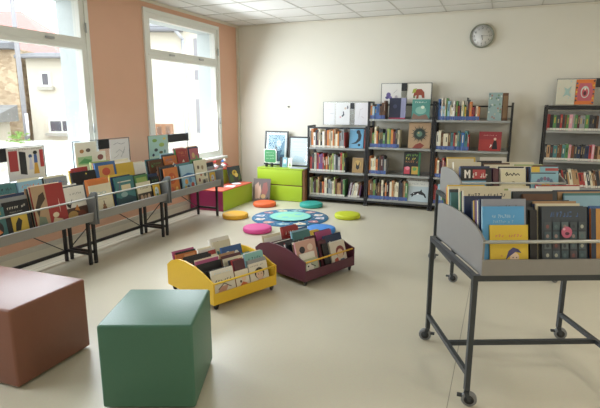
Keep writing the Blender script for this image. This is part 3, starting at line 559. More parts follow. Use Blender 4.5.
def shelf_row(x, x1, z, hmin, hmax, n, pal, where, group, seed, band, lean_from=1e9, tmin=.0, d=.19, extra=0):
    R = random.Random(seed); ws = [R.uniform(.6, 1.4) for _ in range(n)]; tot = sum(ws)
    i = 0; cnt = {}; lean_prev = 0; cx = x
    span = x1-x
    for wv in ws:
        t = wv/tot*span-.0012; h = hmin+(hmax-hmin)*R.choice([R.random()*.5, R.random(), .55+R.random()*.5]); c = R.choice(pal); cnt[c] = cnt.get(c, 0)+1
        lab = '%s-spined book, number %d from the window side, %s' % (c, i+1, where)
        if cx >= lean_from:    # the end of the row has slumped over
            a = -math.radians(extra or 14); t *= .82; sx = cx+h*math.sin(-a)*0
            b = shelf_book(0, z, t, h, d, c, lab, group, 0, band, R)
            b.rotation_euler = (0, a, 0); b.location.x = cx+h*math.sin(-a)*0+0; b.location.z = z+0.0005
            # tips towards the upright books; the low corner rests on the shelf
            b.location.z = z+.0008+max(0, t*math.sin(a))
            cx += (t+.0025)/math.cos(a)
        else:
            shelf_book(cx, z, t, h, d, c, lab, group, 0, band, R, R.uniform(0, .012)); cx += t+.0012
        i += 1
P1 = ['brown', 'brown', 'white', 'orange', 'tan', 'tan', 'green', 'black', 'dark grey', 'maroon', 'grey', 'light green', 'cream', 'purple', 'red']
P2 = ['orange', 'brown', 'red', 'tan', 'brown', 'cream', 'black', 'green', 'dark grey', 'maroon', 'orange']
P3 = ['white', 'dark grey', 'yellow', 'red', 'green', 'black', 'blue', 'orange', 'light blue', 'cream', 'maroon']
P4 = ['brown', 'brown', 'cream', 'black', 'red', 'dark grey', 'dark grey', 'teal', 'green', 'grey', 'dark blue', 'maroon', 'tan', 'pink', 'black']
z_ = lambda k, i: CASES[k][3][i]-.0015
a0 = CASES[0][0]; a1 = CASES[1][0]; a2 = CASES[2][0]; a3 = CASES[3][0]
shelf_row(a0+.035, a0+.60, z_(0, 2), .21, .285, 20, P1, 'top shelf of low bookcase', 'books on the top shelf of the low bookcase', 1, LABW)
shelf_row(a0+.035, a0+.61, z_(0, 1), .22, .30, 20, P1, 'middle shelf of low bookcase', 'books on the middle shelf of the low bookcase', 2, LABW)
shelf_row(a0+.035, a0+.61, z_(0, 0), .20, .29, 21, P1, 'bottom shelf of low bookcase', 'books on the bottom shelf of the low bookcase', 3, LABW)
shelf_row(a0+.66, a0+.865, z_(0, 0), .19, .235, 12, ['white', 'grey', 'purple', 'brown', 'cream'], 'slumped end of low bookcase bottom shelf', 'slumped books at the end of the low bookcase', 4, LABW, lean_from=-9, extra=-9)
shelf_row(a1+.035, a1+.25, z_(1, 3), .17, .26, 7, ['orange', 'blue', 'brown', 'light blue', 'red', 'purple'], 'top shelf of orca bookcase', 'books on the top shelf of the orca bookcase', 5, BINBLUE)
shelf_row(a1+.035, a1+.47, z_(1, 2), .20, .30, 15, P2+['light green', 'yellow'], 'wreath shelf of orca bookcase', 'books beside the wreath cover', 6, BINBLUE)
shelf_row(a1+.035, a1+.29, z_(1, 1), .21, .28, 10, ['orange', 'grey', 'brown', 'dark grey', 'cream', 'maroon'], 'third shelf of orca bookcase', 'books on the third shelf of the orca bookcase', 7, BINBLUE)
shelf_row(a1+.035, a1+.62, z_(1, 0), .21, .30, 24, P2, 'bottom shelf of orca bookcase', 'books beside the orca cover', 8, BINBLUE)
shelf_row(a2+.035, a2+.58, z_(2, 3), .17, .30, 24, P3, 'top shelf of clock bookcase', 'books on the top shelf of the clock bookcase', 9, BINBLUE)
shelf_row(a2+.035, a2+.47, z_(2, 2), .20, .28, 14, ['orange', 'blue', 'light blue', 'red', 'white', 'brown', 'cream', 'teal'], 'second shelf of clock bookcase', 'books on the second shelf of the clock bookcase', 10, BINBLUE)
shelf_row(a2+.035, a2+.40, z_(2, 1), .21, .29, 13, P3, 'third shelf of clock bookcase', 'books on the third shelf of the clock bookcase', 11, BINBLUE)
shelf_row(a2+.035, a2+.18, z_(2, 0), .21, .28, 6, P3, 'bottom shelf of clock bookcase', 'books on the bottom shelf of the clock bookcase', 12, BINBLUE)
shelf_row(a3+.035, a3+1.16, z_(3, 3), .185, .205, 34, P4, 'top shelf of novel bookcase', 'novels on the top shelf', 13, LABW, d=.14)
shelf_row(a3+.035, a3+1.16, z_(3, 2), .185, .21, 34, P4, 'second shelf of novel bookcase', 'novels on the second shelf', 14, LABW, d=.14)
shelf_row(a3+.20, a3+1.12, z_(3, 1), .19, .23, 27, ['brown', 'cream', 'black', 'green', 'white', 'dark grey', 'red', 'tan'], 'slumped row of novel bookcase', 'slumped novels on the third shelf', 15, LABW, lean_from=-9, d=.14, extra=13)
def bookend(x, z, h, lb):
    b = MB(); b.box(0, .002, .0, .12, 0, h, BLKM); b.box(-.10, 0, .0, .12, 0, .002, BLKM); b.build('bookend', loc=(x, FY+.05, z+.0005), **tagd(lb, 'bookend', 'black metal bookends'))
bookend(a0+.603+.008, z_(0, 2), .25, 'dark metal bookend closing the top shelf row of the low bookcase') if False else None
# covers turned outwards
F = lambda x, y=.06: (x, FY+y, 0)
def face_out(x, z, w, h, c, lb, art, lean=8, rz=0, t=.014, y=.06, spine=None):
    picture_book((x, FY+y, z+.0002), rz, w, h, t, c, math.radians(lean), lb, art, 'covers turned outwards on the bookcases', spine)
face_out(a0+.76, z_(0, 2), .215, .31, 'light blue', 'light blue book with black curled figure on the top shelf of low bookcase', [('r', 0, 0, 1, 1, '#5fa3cb'), ('e', .62, .78, .14, .1, '#1a1a22'), ('p', [(.7, .85), (.86, .62), (.8, .38), (.5, .22), (.1, .2), (.45, .3), (.62, .48), (.6, .7)], '#1a1a22'), ('e', .72, .16, .1, .06, '#1a1a22'), ('t', .08, .86, .4, .05, 6, '#dfe9ef', 3)])
face_out(a0+.905, z_(0, 2), .055, .28, 'red', 'narrow red book beside the light blue cover on the low bookcase', 0 or [('r', .2, .3, .8, .8, '#c44a40')], t=.02, y=.07)
face_out(a0+.79, z_(0, 1), .17, .225, 'tan', 'tan book with black rabbit-like figure on the middle shelf', [('r', 0, 0, 1, .96, '#a9854c'), ('e', .5, .6, .3, .24, '#c9a050'), ('p', [(.35, .3), (.3, .75), (.45, .5), (.55, .5), (.7, .78), (.66, .3), (.5, .2)], '#27211c')])
face_out(a1+.41, z_(1, 3), .24, .30, 'dark blue', 'dark navy book with lilac edge on the top shelf of orca bookcase', [('r', 0, .06, .7, 1, '#242a48'), ('r', .7, .06, 1, 1, '#8d90b5'), ('r', 0, 0, 1, .06, '#b53a5a'), ('e', .35, .6, .12, .1, '#3d4568')], y=.08)
face_out(a1+.745, z_(1, 3), .25, .28, 'teal', 'teal green picture book on the top shelf beside the navy one', [('r', 0, 0, 1, 1, '#4d9287'), ('e', .5, .45, .3, .2, '#7fb5a5'), ('p', [(0, 0), (1, 0), (.8, .25), (.4, .15), (.1, .3)], '#8a6a5a'), ('e', .6, .6, .1, .08, '#d8e0c8'), ('t', .15, .82, .7, .08, 7, '#dbe6d8', 5)], y=.06, lean=10)
wr = [('r', 0, 0, 1, 1, '#b3906a'), ('p', [(.2, 0), (.6, 0), (.75, .12), (.55, .22), (.35, .15)], '#8f3a2e')]
for i in range(26):
    a = i*2*PI/26; r = .42 if i % 2 else .33; wr.append(('p', [(.5+.22*math.cos(a-.14), .56+.18*math.sin(a-.14)), (.5+.22*math.cos(a+.14), .56+.18*math.sin(a+.14)), (.5+r*math.cos(a), .56+r*.85*math.sin(a))], '#2f3f36'))
wr += [('e', .5, .56, .25, .2, '#2b3a33'), ('e', .5, .56, .13, .11, '#5a7d66'), ('e', .46, .6, .04, .03, '#c0a060')]
face_out(a1+.745, z_(1, 2), .31, .365, 'tan', 'large tan book with dark spiky green wreath on second shelf', wr, y=.05, lean=7)
face_out(a1+.655, z_(1, 1), .24, .335, 'black', 'black book with green and yellow lettering over red and pink shapes', [('r', .05, .55, .9, .95, '#1c2a22'), ('t', .12, .82, .74, .1, 6, '#7fb84c', 31), ('t', .12, .68, .74, .1, 6, '#e0d040', 32), ('t', .12, .54, .74, .1, 7, '#c87a3a', 33), ('r', .05, .05, .4, .35, '#c43a4a'), ('e', .25, .3, .14, .08, '#e07a8a'), ('r', .5, .05, .9, .38, '#c9a03a'), ('e', .68, .28, .13, .08, '#5d9a48'), ('r', .88, 0, 1, 1, '#2e7a4a')], y=.06)
orc = [('r', 0, 0, 1, .74, '#aebfc6'), ('r', 0, .74, 1, 1, '#cfd0c8'), ('t', .2, .83, .6, .06, 8, '#7d8a90', 9), ('p', [(.12, .3), (.3, .45), (.5, .5), (.6, .52), (.66, .62), (.7, .5), (.85, .38), (.92, .2), (.84, .22), (.78, .32), (.6, .36), (.42, .34), (.3, .3), (.22, .2), (.2, .3)], '#20242a'), ('p', [(.42, .34), (.58, .36), (.5, .41)], '#e8ecec'), ('e', .3, .38, .03, .02, '#e8ecec')]
face_out(a1+.765, z_(1, 0), .30, .30, 'light blue', 'pale blue book with a leaping orca on the bottom shelf', orc, y=.03, lean=10)
face_out(a1+.73, z_(1, 0), .30, .33, 'white', 'cream book standing behind the orca cover', [('t', .1, .88, .8, .05, 9, '#8a8474', 12)], y=.10, lean=10)
pt = [('r', 0, 0, 1, 1, '#8fa9a8')]
R = random.Random(77)
for i in range(26): pt.append(('e', R.random()*.86+.07, R.random()*.9+.05, .06, .035, R.choice(['#5f7f84', '#b9b8a0', '#a8725e', '#cfd3cc', '#6d8f6a'])))
face_out(a2+.765, z_(2, 3), .17, .365, 'light blue', 'tall patterned blue-grey book with brown side standing open on the top shelf', pt, y=.04, lean=3, t=.02, rz=.0)
face_out(a2+.895, z_(2, 3), .07, .36, 'brown', 'brown side board of the tall patterned book', [('r', .1, .1, .9, .9, '#8a6a4a')], y=.05, lean=3, t=.02, rz=.3)
face_out(a2+.735, z_(2, 2), .285, .26, 'red', 'square red book with small dark figure on second shelf under the clock', [('r', .0, .6, 1, 1, '#9c2f36'), ('t', .2, .78, .6, .07, 9, '#d8a090', 14), ('p', [(.6, .1), (.85, .1), (.8, .5), (.7, .62), (.64, .4)], '#1d1a22'), ('e', .72, .62, .06, .07, '#e0c0a8'), ('p', [(.5, .15), (.6, .3), (.55, .35)], '#e8e0d8')], y=.06)
# panels on top of the bookcases
def topper(x0, w, z0, z1, lab, clips): return display_panel((x0, FY+.26, 0), 0, w, z0, z1, lab, clips, edge=mat('#6e6e70', .4), group='clear display panels above the bookcases')
Q = lambda x0: (x0, FY+.26, 0)
SG = 'sheets shown above the bookcases'
topper(a0+.165, .75, 1.195, 1.545, 'clear display panel with white sheets above the low bookcase', [(.44, .50, 1.44, 1.53)])
sheet(Q(a0+.165), 0, .01, .19, 1.20, 1.53, '#dfe0e2', [('t', .6, .5, .3, .03, 3, '#50506a', 1), ('s', [(.2, .7), (.6, .72)], .01, '#b5a5b5')], 'plain white sheet at the window side above the low bookcase', group=SG)
sheet(Q(a0+.165), 0, .20, .43, 1.20, 1.53, '#dddedf', [('p', [(.5, .35), (.62, .45), (.58, .62), (.52, .6), (.54, .48), (.42, .4)], '#3a3f50'), ('e', .35, .35, .06, .04, '#d8a0a8'), ('e', .7, .75, .08, .05, '#c9b6a4'), ('e', .85, .8, .05, .08, '#6d6d78')], 'white sheet with small dark curled figure above the low bookcase', group=SG)
sheet(Q(a0+.165), 0, .51, .72, 1.20, 1.53, '#dfdfe2', [('s', [(.3, .3), (.4, .7), (.6, .75)], .01, '#b9b0b5'), ('s', [(.5, .4), (.7, .3)], .01, '#c0a5a8')], 'white sheet with faint lines beside the clip above the low bookcase', group=SG)
topper(a1+.13, .73, 1.515, 1.81, 'clear display panel with animal drawings above the orca bookcase', [(.30, .38, 1.70, 1.81)])
sheet(Q(a1+.13), 0, .01, .295, 1.53, 1.80, '#dcdad4', [('e', .35, .42, .12, .14, '#5d4f8f'), ('e', .28, .28, .1, .08, '#4a4080'), ('e', .45, .28, .09, .08, '#6a5aa0'), ('e', .75, .3, .08, .1, '#b0a8b0'), ('s', [(.6, .5), (.8, .7)], .01, '#a8a8a8')], 'white drawing of a purple animal above the orca bookcase', group=SG)
sheet(Q(a1+.13), 0, .385, .72, 1.53, 1.80, '#e2ddd2', [('p', [(.25, .3), (.3, .6), (.42, .72), (.6, .72), (.72, .55), (.74, .25), (.64, .25), (.6, .4), (.5, .4), (.48, .22), (.38, .22), (.4, .4)], '#a5482e'), ('p', [(.2, .5), (.25, .72), (.4, .76), (.35, .55)], '#a8b43c'), ('e', .3, .3, .05, .05, '#6d8f4a')], 'white drawing of a red-brown bear with green head', group=SG)
topper(a3+.12, .95, 1.50, 1.83, 'clear display panel with bright drawings above the novel bookcase', [(.44, .54, 1.72, 1.83)])
dots = [('e', R.random()*.9+.05, R.random()*.9+.05, .03, .03, R.choice(['#cfd6c0', '#d8c8b0', '#b8cfd0'])) for _ in range(24)]
sheet(Q(a3+.12), 0, .0, .215, 1.505, 1.82, '#d5d2c0', dots+[('p', [(.35, .3), (.5, .5), (.4, .7), (.6, .62), (.8, .75), (.68, .5), (.8, .3), (.58, .4)], '#a3c4bd')], 'pale drawing with a mint star shape above the novel bookcase', group=SG)
edge_ = [('e', (.06 if i % 2 else .94), .08+i*.085, .05, .035, ['#2f5a8a', '#3a3a42', '#e0c040'][i % 3]) for i in range(11)]
sheet(Q(a3+.12), 0, .22, .435, 1.505, 1.82, '#d9793f', [('p', [(.15, .15), (.85, .15), (.92, .5), (.8, .85), (.2, .85), (.08, .5)], '#c95a6a'), ('e', .5, .5, .22, .24, '#c7d0c8'), ('e', .5, .48, .17, .18, '#d0555f'), ('e', .5, .45, .08, .09, '#5a2a3a'), ('e', .5, .62, .05, .05, '#e8d8c8')]+edge_, 'orange and pink drawing of a round face above the novel bookcase', group=SG)
sheet(Q(a3+.12), 0, .56, .80, 1.505, 1.82, '#d8d6cc', [('e', .5, .5, .2, .2, '#9ab0a5')], 'pale sheet past the clip above the novel bookcase', group=SG)

# clock and wall hook
ck = thing('wall_clock', 'round grey-rimmed wall clock with white dial high on the plain wall', 'clock', (-.362, YB-.045, 2.425), 0)
TT = Matrix.Rotation(PI/2, 4, 'X')
MB().lathe([(.145, -.043), (.158, -.03), (.158, 0), (.150, .008), (.143, .006), (.143, -.005)], mat('#8c9080', .35, metal=.3), 48, T=TT, caps=False).build('rim', parent=ck)
MB().lathe([(.0, -.02), (.144, -.02), (.144, -.006), (0, -.006)], mat('#dcdbd8', .5), 48, T=TT).build('face', parent=ck)
nm = MB()
dk = mat('#33363c', .5)
for i in range(60):
    a = i*PI/30; r0, r1, wd = (.118, .128, .0025) if i % 5 == 0 else (.123, .128, .001)
    T = Matrix.Rotation(-a, 4, 'Y'); nm.box(-wd, wd, .0045, .0055, r0, r1, dk, T)
SEG = {'0': 'abcdef', '1': 'bc', '2': 'abged', '3': 'abgcd', '4': 'fgbc', '5': 'afgcd', '6': 'afgedc', '7': 'abc', '8': 'abcdefg', '9': 'abcdfg'}
def digits(mb, s, cx, cz, w, h, y, m):
    n = len(s); t = w*.22
    for i, ch in enumerate(s):
        x = cx+(i-(n-1)/2)*w*1.35-w/2; z = cz-h/2
        B = {'a': (0, w, h-t, h), 'g': (0, w, h/2-t/2, h/2+t/2), 'd': (0, w, 0, t), 'b': (w-t, w, h/2, h), 'c': (w-t, w, 0, h/2), 'f': (0, t, h/2, h), 'e': (0, t, 0, h/2)}
        for k in SEG[ch]: a, b, c, d = B[k]; mb.box(x+a, x+b, y-.001, y, z+c, z+d, m)
for i in range(1, 13):
    a = i*PI/6; digits(nm, str(i), .1*math.sin(a), .1*math.cos(a), .012, .022, .0048, dk)
nm.build('numerals', parent=ck)
MB().bar((0, -.002, 0), (.085, -.002, 0), .004, dk, .002).build('minute_hand', parent=ck)
MB().bar((0, -.004, 0), (.012, -.004, -.055), .006, dk, .002).build('hour_hand', parent=ck)
MB().tube((0, .005, 0), (0, -.008, 0), .007, dk).build('hub', parent=ck)
hk = MB(); hk.lathe([(.018, 0), (.018, .006), (.008, .01), (.006, .03), (.012, .034), (.0, .036)], mat('#a9a79f', .4), 16, T=Matrix.Rotation(PI/2, 4, 'X')); hk.build('wall_hook', loc=(-3.27, YB, 1.47), **tagd('tiny pale knob hook alone on the plain wall above the framed pictures', 'hook'))

# ------------------------------------------------------------------ low bins on castors
def caster(parent, x, y, r=.028, col=BLKM, tyre=None, rz=.4, top=.08, brake=False):
    t = bpy.data.objects.new('caster', None); COL.objects.link(t); t.parent = parent; t.location = (x, y, 0); t.rotation_euler = (0, 0, rz)
    f = MB(); wv = .0095 if r < .03 else .014
    f.tube((0, 0, 2*r+.002), (0, 0, top), .008, col); f.box(-.013, .013, -.016, .016, 2*r-.004, 2*r+.006, col)
    for s in (-1, 1): f.prism([(-.012, 2*r), (.012, 2*r), (.024, r), (.02, r-.008), (.008, r-.008)], 'y', s*(wv+.003)-.0015, s*(wv+.003)+.0015, col)
    if brake: f.box(-.045, -.01, -.012, .012, r+.008, r+.018, col)
    f.build('fork', parent=t)
    T = Matrix.Translation((.014, 0, r)) @ Matrix.Rotation(PI/2, 4, 'X')
    w = MB(); w.lathe([(r*.62, -wv), (r*.9, -wv), (r, -wv*.6), (r, wv*.6), (r*.9, wv), (r*.62, wv)], tyre or col, 24, T=T); w.lathe([(.0, -wv-.001), (r*.62, -wv-.001), (r*.62, wv+.001), (0, wv+.001)], BLKM, 20, T=T)
    w.build('wheel', parent=t)
def bin_(name, label, loc, rz, w, d, bodyc, railc, hb):
    t = thing(name, label, 'book bin', loc, rz, 'low wheeled book bins'); m = mat(bodyc, .42, vary=.04)
    pf = [(0, .05), (0, hb-.006), (.06, hb+.01), (.14, hb+.042), (.25, hb+.068), (.37, hb+.08), (.47, hb+.076), (d-.07, hb+.045), (d, hb-.005), (d, .05)]
    for a in (0, w-.014): MB().prism(pf, 'x', a, a+.014, m).build('side_panel', parent=t)
    MB().box(.014, w-.014, .001, .013, .05, .135, m).build('front_lip', parent=t)
    MB().box(.014, w-.014, d-.013, d-.001, .05, hb-.01, m).build('back_panel', parent=t)
    MB().box(.014, w-.014, .013, d-.013, .05, .062, m).build('base', parent=t)
    for k in (1, 2, 3): MB().box(.014, w-.014, .013+k*(d-.026)/4, .013+k*(d-.026)/4+.006, .062, .16, m).build('divider', parent=t)
    MB().tube((.014, .012, hb-.015), (w-.014, .012, hb-.015), .0075, mat(railc, .4)).build('rail', parent=t)
    for x, y in ((.035, .03), (w-.035, .03), (.035, d-.04), (w-.035, d-.04)): caster(t, x, y, .029, top=.057, rz=.5)
    return t
YB_L, YB_R = (-1.865, 2.865, 0), math.atan2(.92, .385)
PB_L, PB_R = (-1.43, 3.575, 0), math.atan2(.915, .40)
BW, BD = .62, .65
bin_('yellow_bin', 'yellow wheeled book bin full of picture books on the open floor', YB_L, YB_R, BW, BD, '#dcb32c', '#e2bf35', .225)
bin_('maroon_bin', 'maroon wheeled book bin with yellow rail behind the yellow bin', PB_L, PB_R, BW+.02, BD, '#57293a', '#dfae3a', .225)
def frame_fn(L, rz):
    c, s = math.cos(rz), math.sin(rz)
    return lambda x, y, z: (L[0]+c*x-s*y, L[1]+s*x+c*y, L[2]+z)
def fill(L, rz, rows, hold, group, seed, lean=16):
    R = random.Random(seed); P = frame_fn(L, rz)
    for r, (y, z, cols) in enumerate(rows):
        for k, (x, specs) in enumerate(cols):
            ws_ = min(q[1] or .17 for q in specs); specs = list(specs)
            while len(specs) < (5 if r < 3 else 3): specs.append((R.choice(['white', 'cream', 'grey', 'tan', 'black', 'maroon', 'teal', 'dark blue', 'red']), ws_*R.uniform(.85, 1), R.uniform(.2, .26), .011, 0))
            tray_stack(P, rz, x, y, z, specs, math.radians(lean), '%s, %s row behind the rail, %s stack, %%s back' % (hold, ORD[r], ORD[k]), group, R, .20, .23, xmin=.018, xmax=.602)
FACEB = [('r', 0, 0, 1, 1, '#dfd8c8'), ('e', .52, .55, .26, .24, '#2a2626'), ('e', .52, .5, .2, .19, '#e6c3a6'), ('e', .44, .52, .02, .02, '#222222'), ('e', .6, .52, .02, .02, '#222222'), ('p', [(.2, .05), (.8, .05), (.66, .3), (.36, .3)], '#cf4a33'), ('t', .1, .86, .7, .06, 8, '#8f8a80', 3)]
ORFR = [('r', 0, 0, 1, 1, '#e2d9c6'), ('p', [(.2, .08), (.85, .1), (.8, .36), (.5, .48), (.3, .36)], '#d96a3a'), ('e', .6, .6, .16, .12, '#e8c6a8'), ('s', [(.3, .7), (.5, .74), (.7, .7)], .03, '#3d3530'), ('e', .35, .5, .08, .06, '#5a4a3c')]
SCRI = [('r', 0, 0, 1, 1, '#dcd5c4'), ('t', .1, .7, .8, .1, 6, '#6a625a', 4), ('p', [(.1, .2), (.5, .25), (.7, .5), (.3, .5)], '#c9937a'), ('s', [(.2, .4), (.5, .6), (.8, .4)], .02, '#5f5a55')]
TEAL_ = [('r', 0, 0, 1, 1, '#7fb9b7'), ('t', .15, .78, .7, .09, 7, '#2f5a60', 6), ('t', .15, .6, .7, .07, 8, '#3a666b', 7)]
BLUK = [('r', 0, 0, 1, 1, '#2d5b9c'), ('e', .3, .72, .13, .13, '#dfe3e0'), ('e', .72, .7, .12, .13, '#d9dad4'), ('e', .3, .72, .05, .05, '#40506a'), ('e', .72, .7, .05, .05, '#a06050')]
BLKL = [('t', .15, .78, .5, .08, 6, '#b5583a', 8)]
S = lambda c, h=0, w=0, art=None, t=0, dx=None: (c, w, h, t, art, dx)
ST = (BD-.026)/4
rows = [(.028, .063, [(.14, [S('cream', .19, .20, SCRI, .012), S('white', .22, .2, None), S('cream', .21, 0, 0), S('black', .215, .2, 0), S('black', .21, .19, 0)]), (.315, [S('tan', .175, .13, ORFR, .01), S('maroon', .25, .10, 0, .018), S('red', .25, .10, 0), S('green', .24, .09, 0), S('dark grey', .24, .09, 0)]), (.485, [S('white', .195, .19, FACEB, .012), S('grey', .22, .19, 0), S('light blue', .27, .19, TEAL_), S('white', .27, .17, 0), S('cream', .26, .18, 0)])]),
        (.028+ST, .063, [(.14, [S('black', .24, .22, 0), S('magenta', .26, .21, [('t', .2, .7, .6, .08, 6, '#d88ab0', 5)]), S('red', .25, .18, 0), S('white', .24, .2, 0)]), (.36, [S('cream', .23, .17, 0), S('maroon', .25, .19, 0), S('tan', .24, .18, 0)]), (.51, [S('yellow', .21, .14, 0), S('white', .22, .14, 0)])]),
        (.028+2*ST, .063, [(.15, [S('black', .25, .23, BLKL, .02), S('black', .26, .23, 0, .018), S('dark grey', .25, .2, 0)]), (.308, [S('white', .22, .07, 0), S('cream', .23, .07, 0)]), (.475, [S('blue', .27, .21, BLUK), S('green', .24, .2, 0), S('tan', .25, .19, 0)])]),
        (.028+3*ST, .063, [(.13, [S('orange', .25, .2, [('r', .4, .82, .9, .95, '#e9a060')]), S('black', .26, .18, 0), S('magenta', .27, .2, 0)]), (.33, [S('white', .24, .16, 0), S('cream', .25, .16, 0)]), (.49, [S('cream', .28, .18, 0), S('white', .31, .2, None), S('white', .30, .19, 0)])])]
fill(YB_L, YB_R, rows, 'yellow bin', 'picture books in the yellow bin', 21)
MUMI = [('r', 0, 0, 1, 1, '#c99a8a'), ('e', .3, .75, .14, .1, '#2c2830'), ('e', .7, .78, .14, .1, '#e0c8b8'), ('e', .55, .4, .28, .24, '#b8453a'), ('e', .3, .25, .14, .1, '#dcc0a8'), ('p', [(.1, .5), (.4, .62), (.25, .3)], '#8f4a48'), ('e', .55, .45, .1, .08, '#e8d8c8')]
COWB = [('r', 0, 0, 1, 1, '#b9c2a5'), ('e', .4, .5, .26, .26, '#e4e0d4'), ('p', [(.2, .15), (.7, .12), (.62, .36), (.3, .4)], '#32302e'), ('e', .3, .6, .06, .05, '#2a2a2a'), ('s', [(.5, .7), (.8, .5)], .03, '#4a4a42')]
GIRL = [('r', 0, 0, 1, 1, '#ddd3c3'), ('e', .62, .6, .28, .24, '#8f3a3a'), ('e', .6, .52, .2, .19, '#e6c3a6'), ('e', .53, .54, .025, .025, '#202020'), ('e', .68, .54, .025, .025, '#202020'), ('p', [(.1, .1), (.45, .1), (.4, .4), (.2, .36)], '#c8503a'), ('p', [(.5, .05), (.9, .05), (.8, .3), (.55, .3)], '#4d6a8a')]
rows = [(.028, .063, [(.13, [S('light green', .15, .17, COWB, .01), S('white', .2, .17, 0), S('pink', .30, .24, MUMI, .014), S('brown', .28, .22, 0), S('cream', .29, .2, None), S('dark grey', .28, .2, 0)]), (.33, [S('black', .24, .06, 0), S('maroon', .27, .1, 0)]), (.49, [S('cream', .225, .20, GIRL, .012), S('white', .23, .19, 0), S('dark blue', .29, .23, [('e', .3, .75, .05, .05, '#d8d8d0'), ('t', .5, .7, .4, .08, 5, '#8f9ac0', 2)]), S('dark blue', .28, .2, 0), S('maroon', .27, .2, 0)])]),
        (.028+ST, .063, [(.15, [S('black', .25, .2, 0), S('dark grey', .27, .2, [('s', [(.2, .8), (.4, .95), (.6, .8), (.8, .95)], .04, '#c8ccc8')]), S('white', .25, .2, 0)]), (.328, [S('maroon', .28, .13, 0), S('brown', .27, .13, 0)]), (.512, [S('magenta', .30, .2, 0), S('maroon', .3, .2, 0), S('yellow', .28, .2, 0)])]),
        (.028+2*ST, .063, [(.14, [S('dark grey', .24, .2, 0), S('white', .24, .2, 0), S('light blue', .23, .2, 0)]), (.36, [S('teal', .29, .22, 0), S('light blue', .3, .21, 0), S('black', .29, .2, 0)]), (.53, [S('yellow', .27, .12, 0), S('cream', .27, .12, 0)])]),
        (.028+3*ST, .063, [(.14, [S('white', .25, .2, 0), S('cream', .27, .22, None), S('tan', .26, .2, 0)]), (.37, [S('red', .3, .2, None), S('red', .31, .2, 0), S('teal', .29, .18, 0)]), (.53, [S('blue', .27, .12, 0)])])]
fill(PB_L, PB_R, rows, 'maroon bin', 'picture books in the maroon bin', 22)

# ------------------------------------------------------------------ tall trolleys
TFR = mat('#3b4045', .4, metal=.3); TYRE = mat('#77797c', .5)
def trolley(name, label, loc, rz, w, d, zt, tray_over=.02, hp=.20):
    t = thing(name, label, 'book trolley', loc, rz, 'tall wheeled book trolleys'); s = .0125
    for x in (0, w):
        for y in (0, d): MB().box(x-s, x+s, y-s, y+s, .085, zt-.03, TFR).build('leg', parent=t)
        MB().box(x-s, x+s, -s, d+s, zt-.03, zt, TFR).build('upper_side_rail', parent=t)
        MB().box(x-.011, x+.011, s, d-s, .16, .185, TFR).build('lower_side_rail', parent=t)
    MB().box(s, w-s, -s, s, zt-.03, zt, TFR).build('front_rail', parent=t)
    MB().box(s, w-s, d-s, d+s, zt-.03, zt, TFR).build('rear_rail', parent=t)
    MB().box(.011, w-.011, d*.47-.011, d*.47+.011, .16, .185, TFR).build('stretcher', parent=t)
    for i, (x, y, a) in enumerate(((0, 0, -.35), (w, 0, .6), (0, d, 2.75), (w, d, -.3))): caster(t, x, y, .039, TFR, TYRE, a, .09, brake=True)
    b = MB(); b.box(.022, w, 0, d, zt+.001, zt+.009, GREYM); b.box(.024, w, d*.36, d*.36+.005, zt+.009, zt+.15, GREYM); b.box(.024, w, d*.68, d*.68+.005, zt+.009, zt+.15, GREYM); b.box(.024, w, d-.006, d, zt+.009, zt+.19, GREYM); b.build('tray', parent=t)
    MB().box(.022, w+.006, -.018, -.004, zt+.001, zt+.078, GREYM).build('front_lip', parent=t)
    k = hp
    pf = [(-.012, zt+.001), (-.012, zt+k*.88), (.03, zt+k*.98), (.10, zt+k*1.09), (.2, zt+k*1.17), (.32, zt+k*1.20), (.48, zt+k*1.19), (d-.08, zt+k*1.14), (d-.02, zt+k*1.08), (d, zt+k*.98), (d, zt+.001)]
    for a in (.022, w-.004): MB().prism(pf, 'x', a, a+.01, GREYM).build('side_panel', parent=t)
    MB().tube((.022, -.004, zt+k*.86-.008), (w, -.004, zt+k*.86-.008), .0085, RAILW).build('rail', parent=t)
    return t
T1L, T1R, T1W, T1D, T1Z = (-.07, 2.385, 0), math.atan2(.404, .915), .86, .70, .698
T2L, T2R, T2W, T2D, T2Z = (-.315, 4.19, 0), math.radians(21), .88, .62, .698
trolley('book_trolley', 'tall grey wheeled book trolley with yellow and light blue books in front', T1L, T1R, T1W, T1D, T1Z)
trolley('book_trolley', 'second grey wheeled book trolley standing between the first and the bookcases', T2L, T2R, T2W, T2D, T2Z, hp=.205)
YEL = [('r', 0, 0, 1, 1, '#e6c22c'), ('t', .14, .74, .72, .06, 9, '#d9626a', 41), ('t', .14, .66, .5, .02, 12, '#8a7a30', 42), ('e', .64, .3, .12, .11, '#ecd0b8'), ('p', [(.40, .24), (.48, .44), (.60, .52), (.74, .48), (.82, .40), (.66, .42), (.50, .32)], '#3f3f7a'), ('e', .6, .30, .014, .014, '#222222'), ('e', .69, .30, .014, .014, '#222222'), ('p', [(.5, 0), (.9, 0), (.78, .2), (.58, .2)], '#d4473a'), ('e', .3, .02, .1, .03, '#8f9a8a'), ('e', .3, .34, .02, .015, '#d98a4a')]
LBL = [('r', 0, 0, 1, 1, '#4a9fe0'), ('t', .22, .82, .56, .055, 11, '#a8cfe8', 43), ('t', .25, .74, .5, .045, 11, '#93c2e2', 44)]
KID = [('r', 0, 0, 1, 1, '#8d93a3'), ('t', .35, .86, .45, .06, 6, '#7a5a48', 45), ('p', [(.05, .7), (.2, .84), (.3, .78), (.14, .6)], '#a59a88')]
DRK = [('r', 0, 0, 1, 1, '#3a4450'), ('t', .18, .84, .64, .09, 9, '#3d5f9a', 46)]
R = random.Random(9)
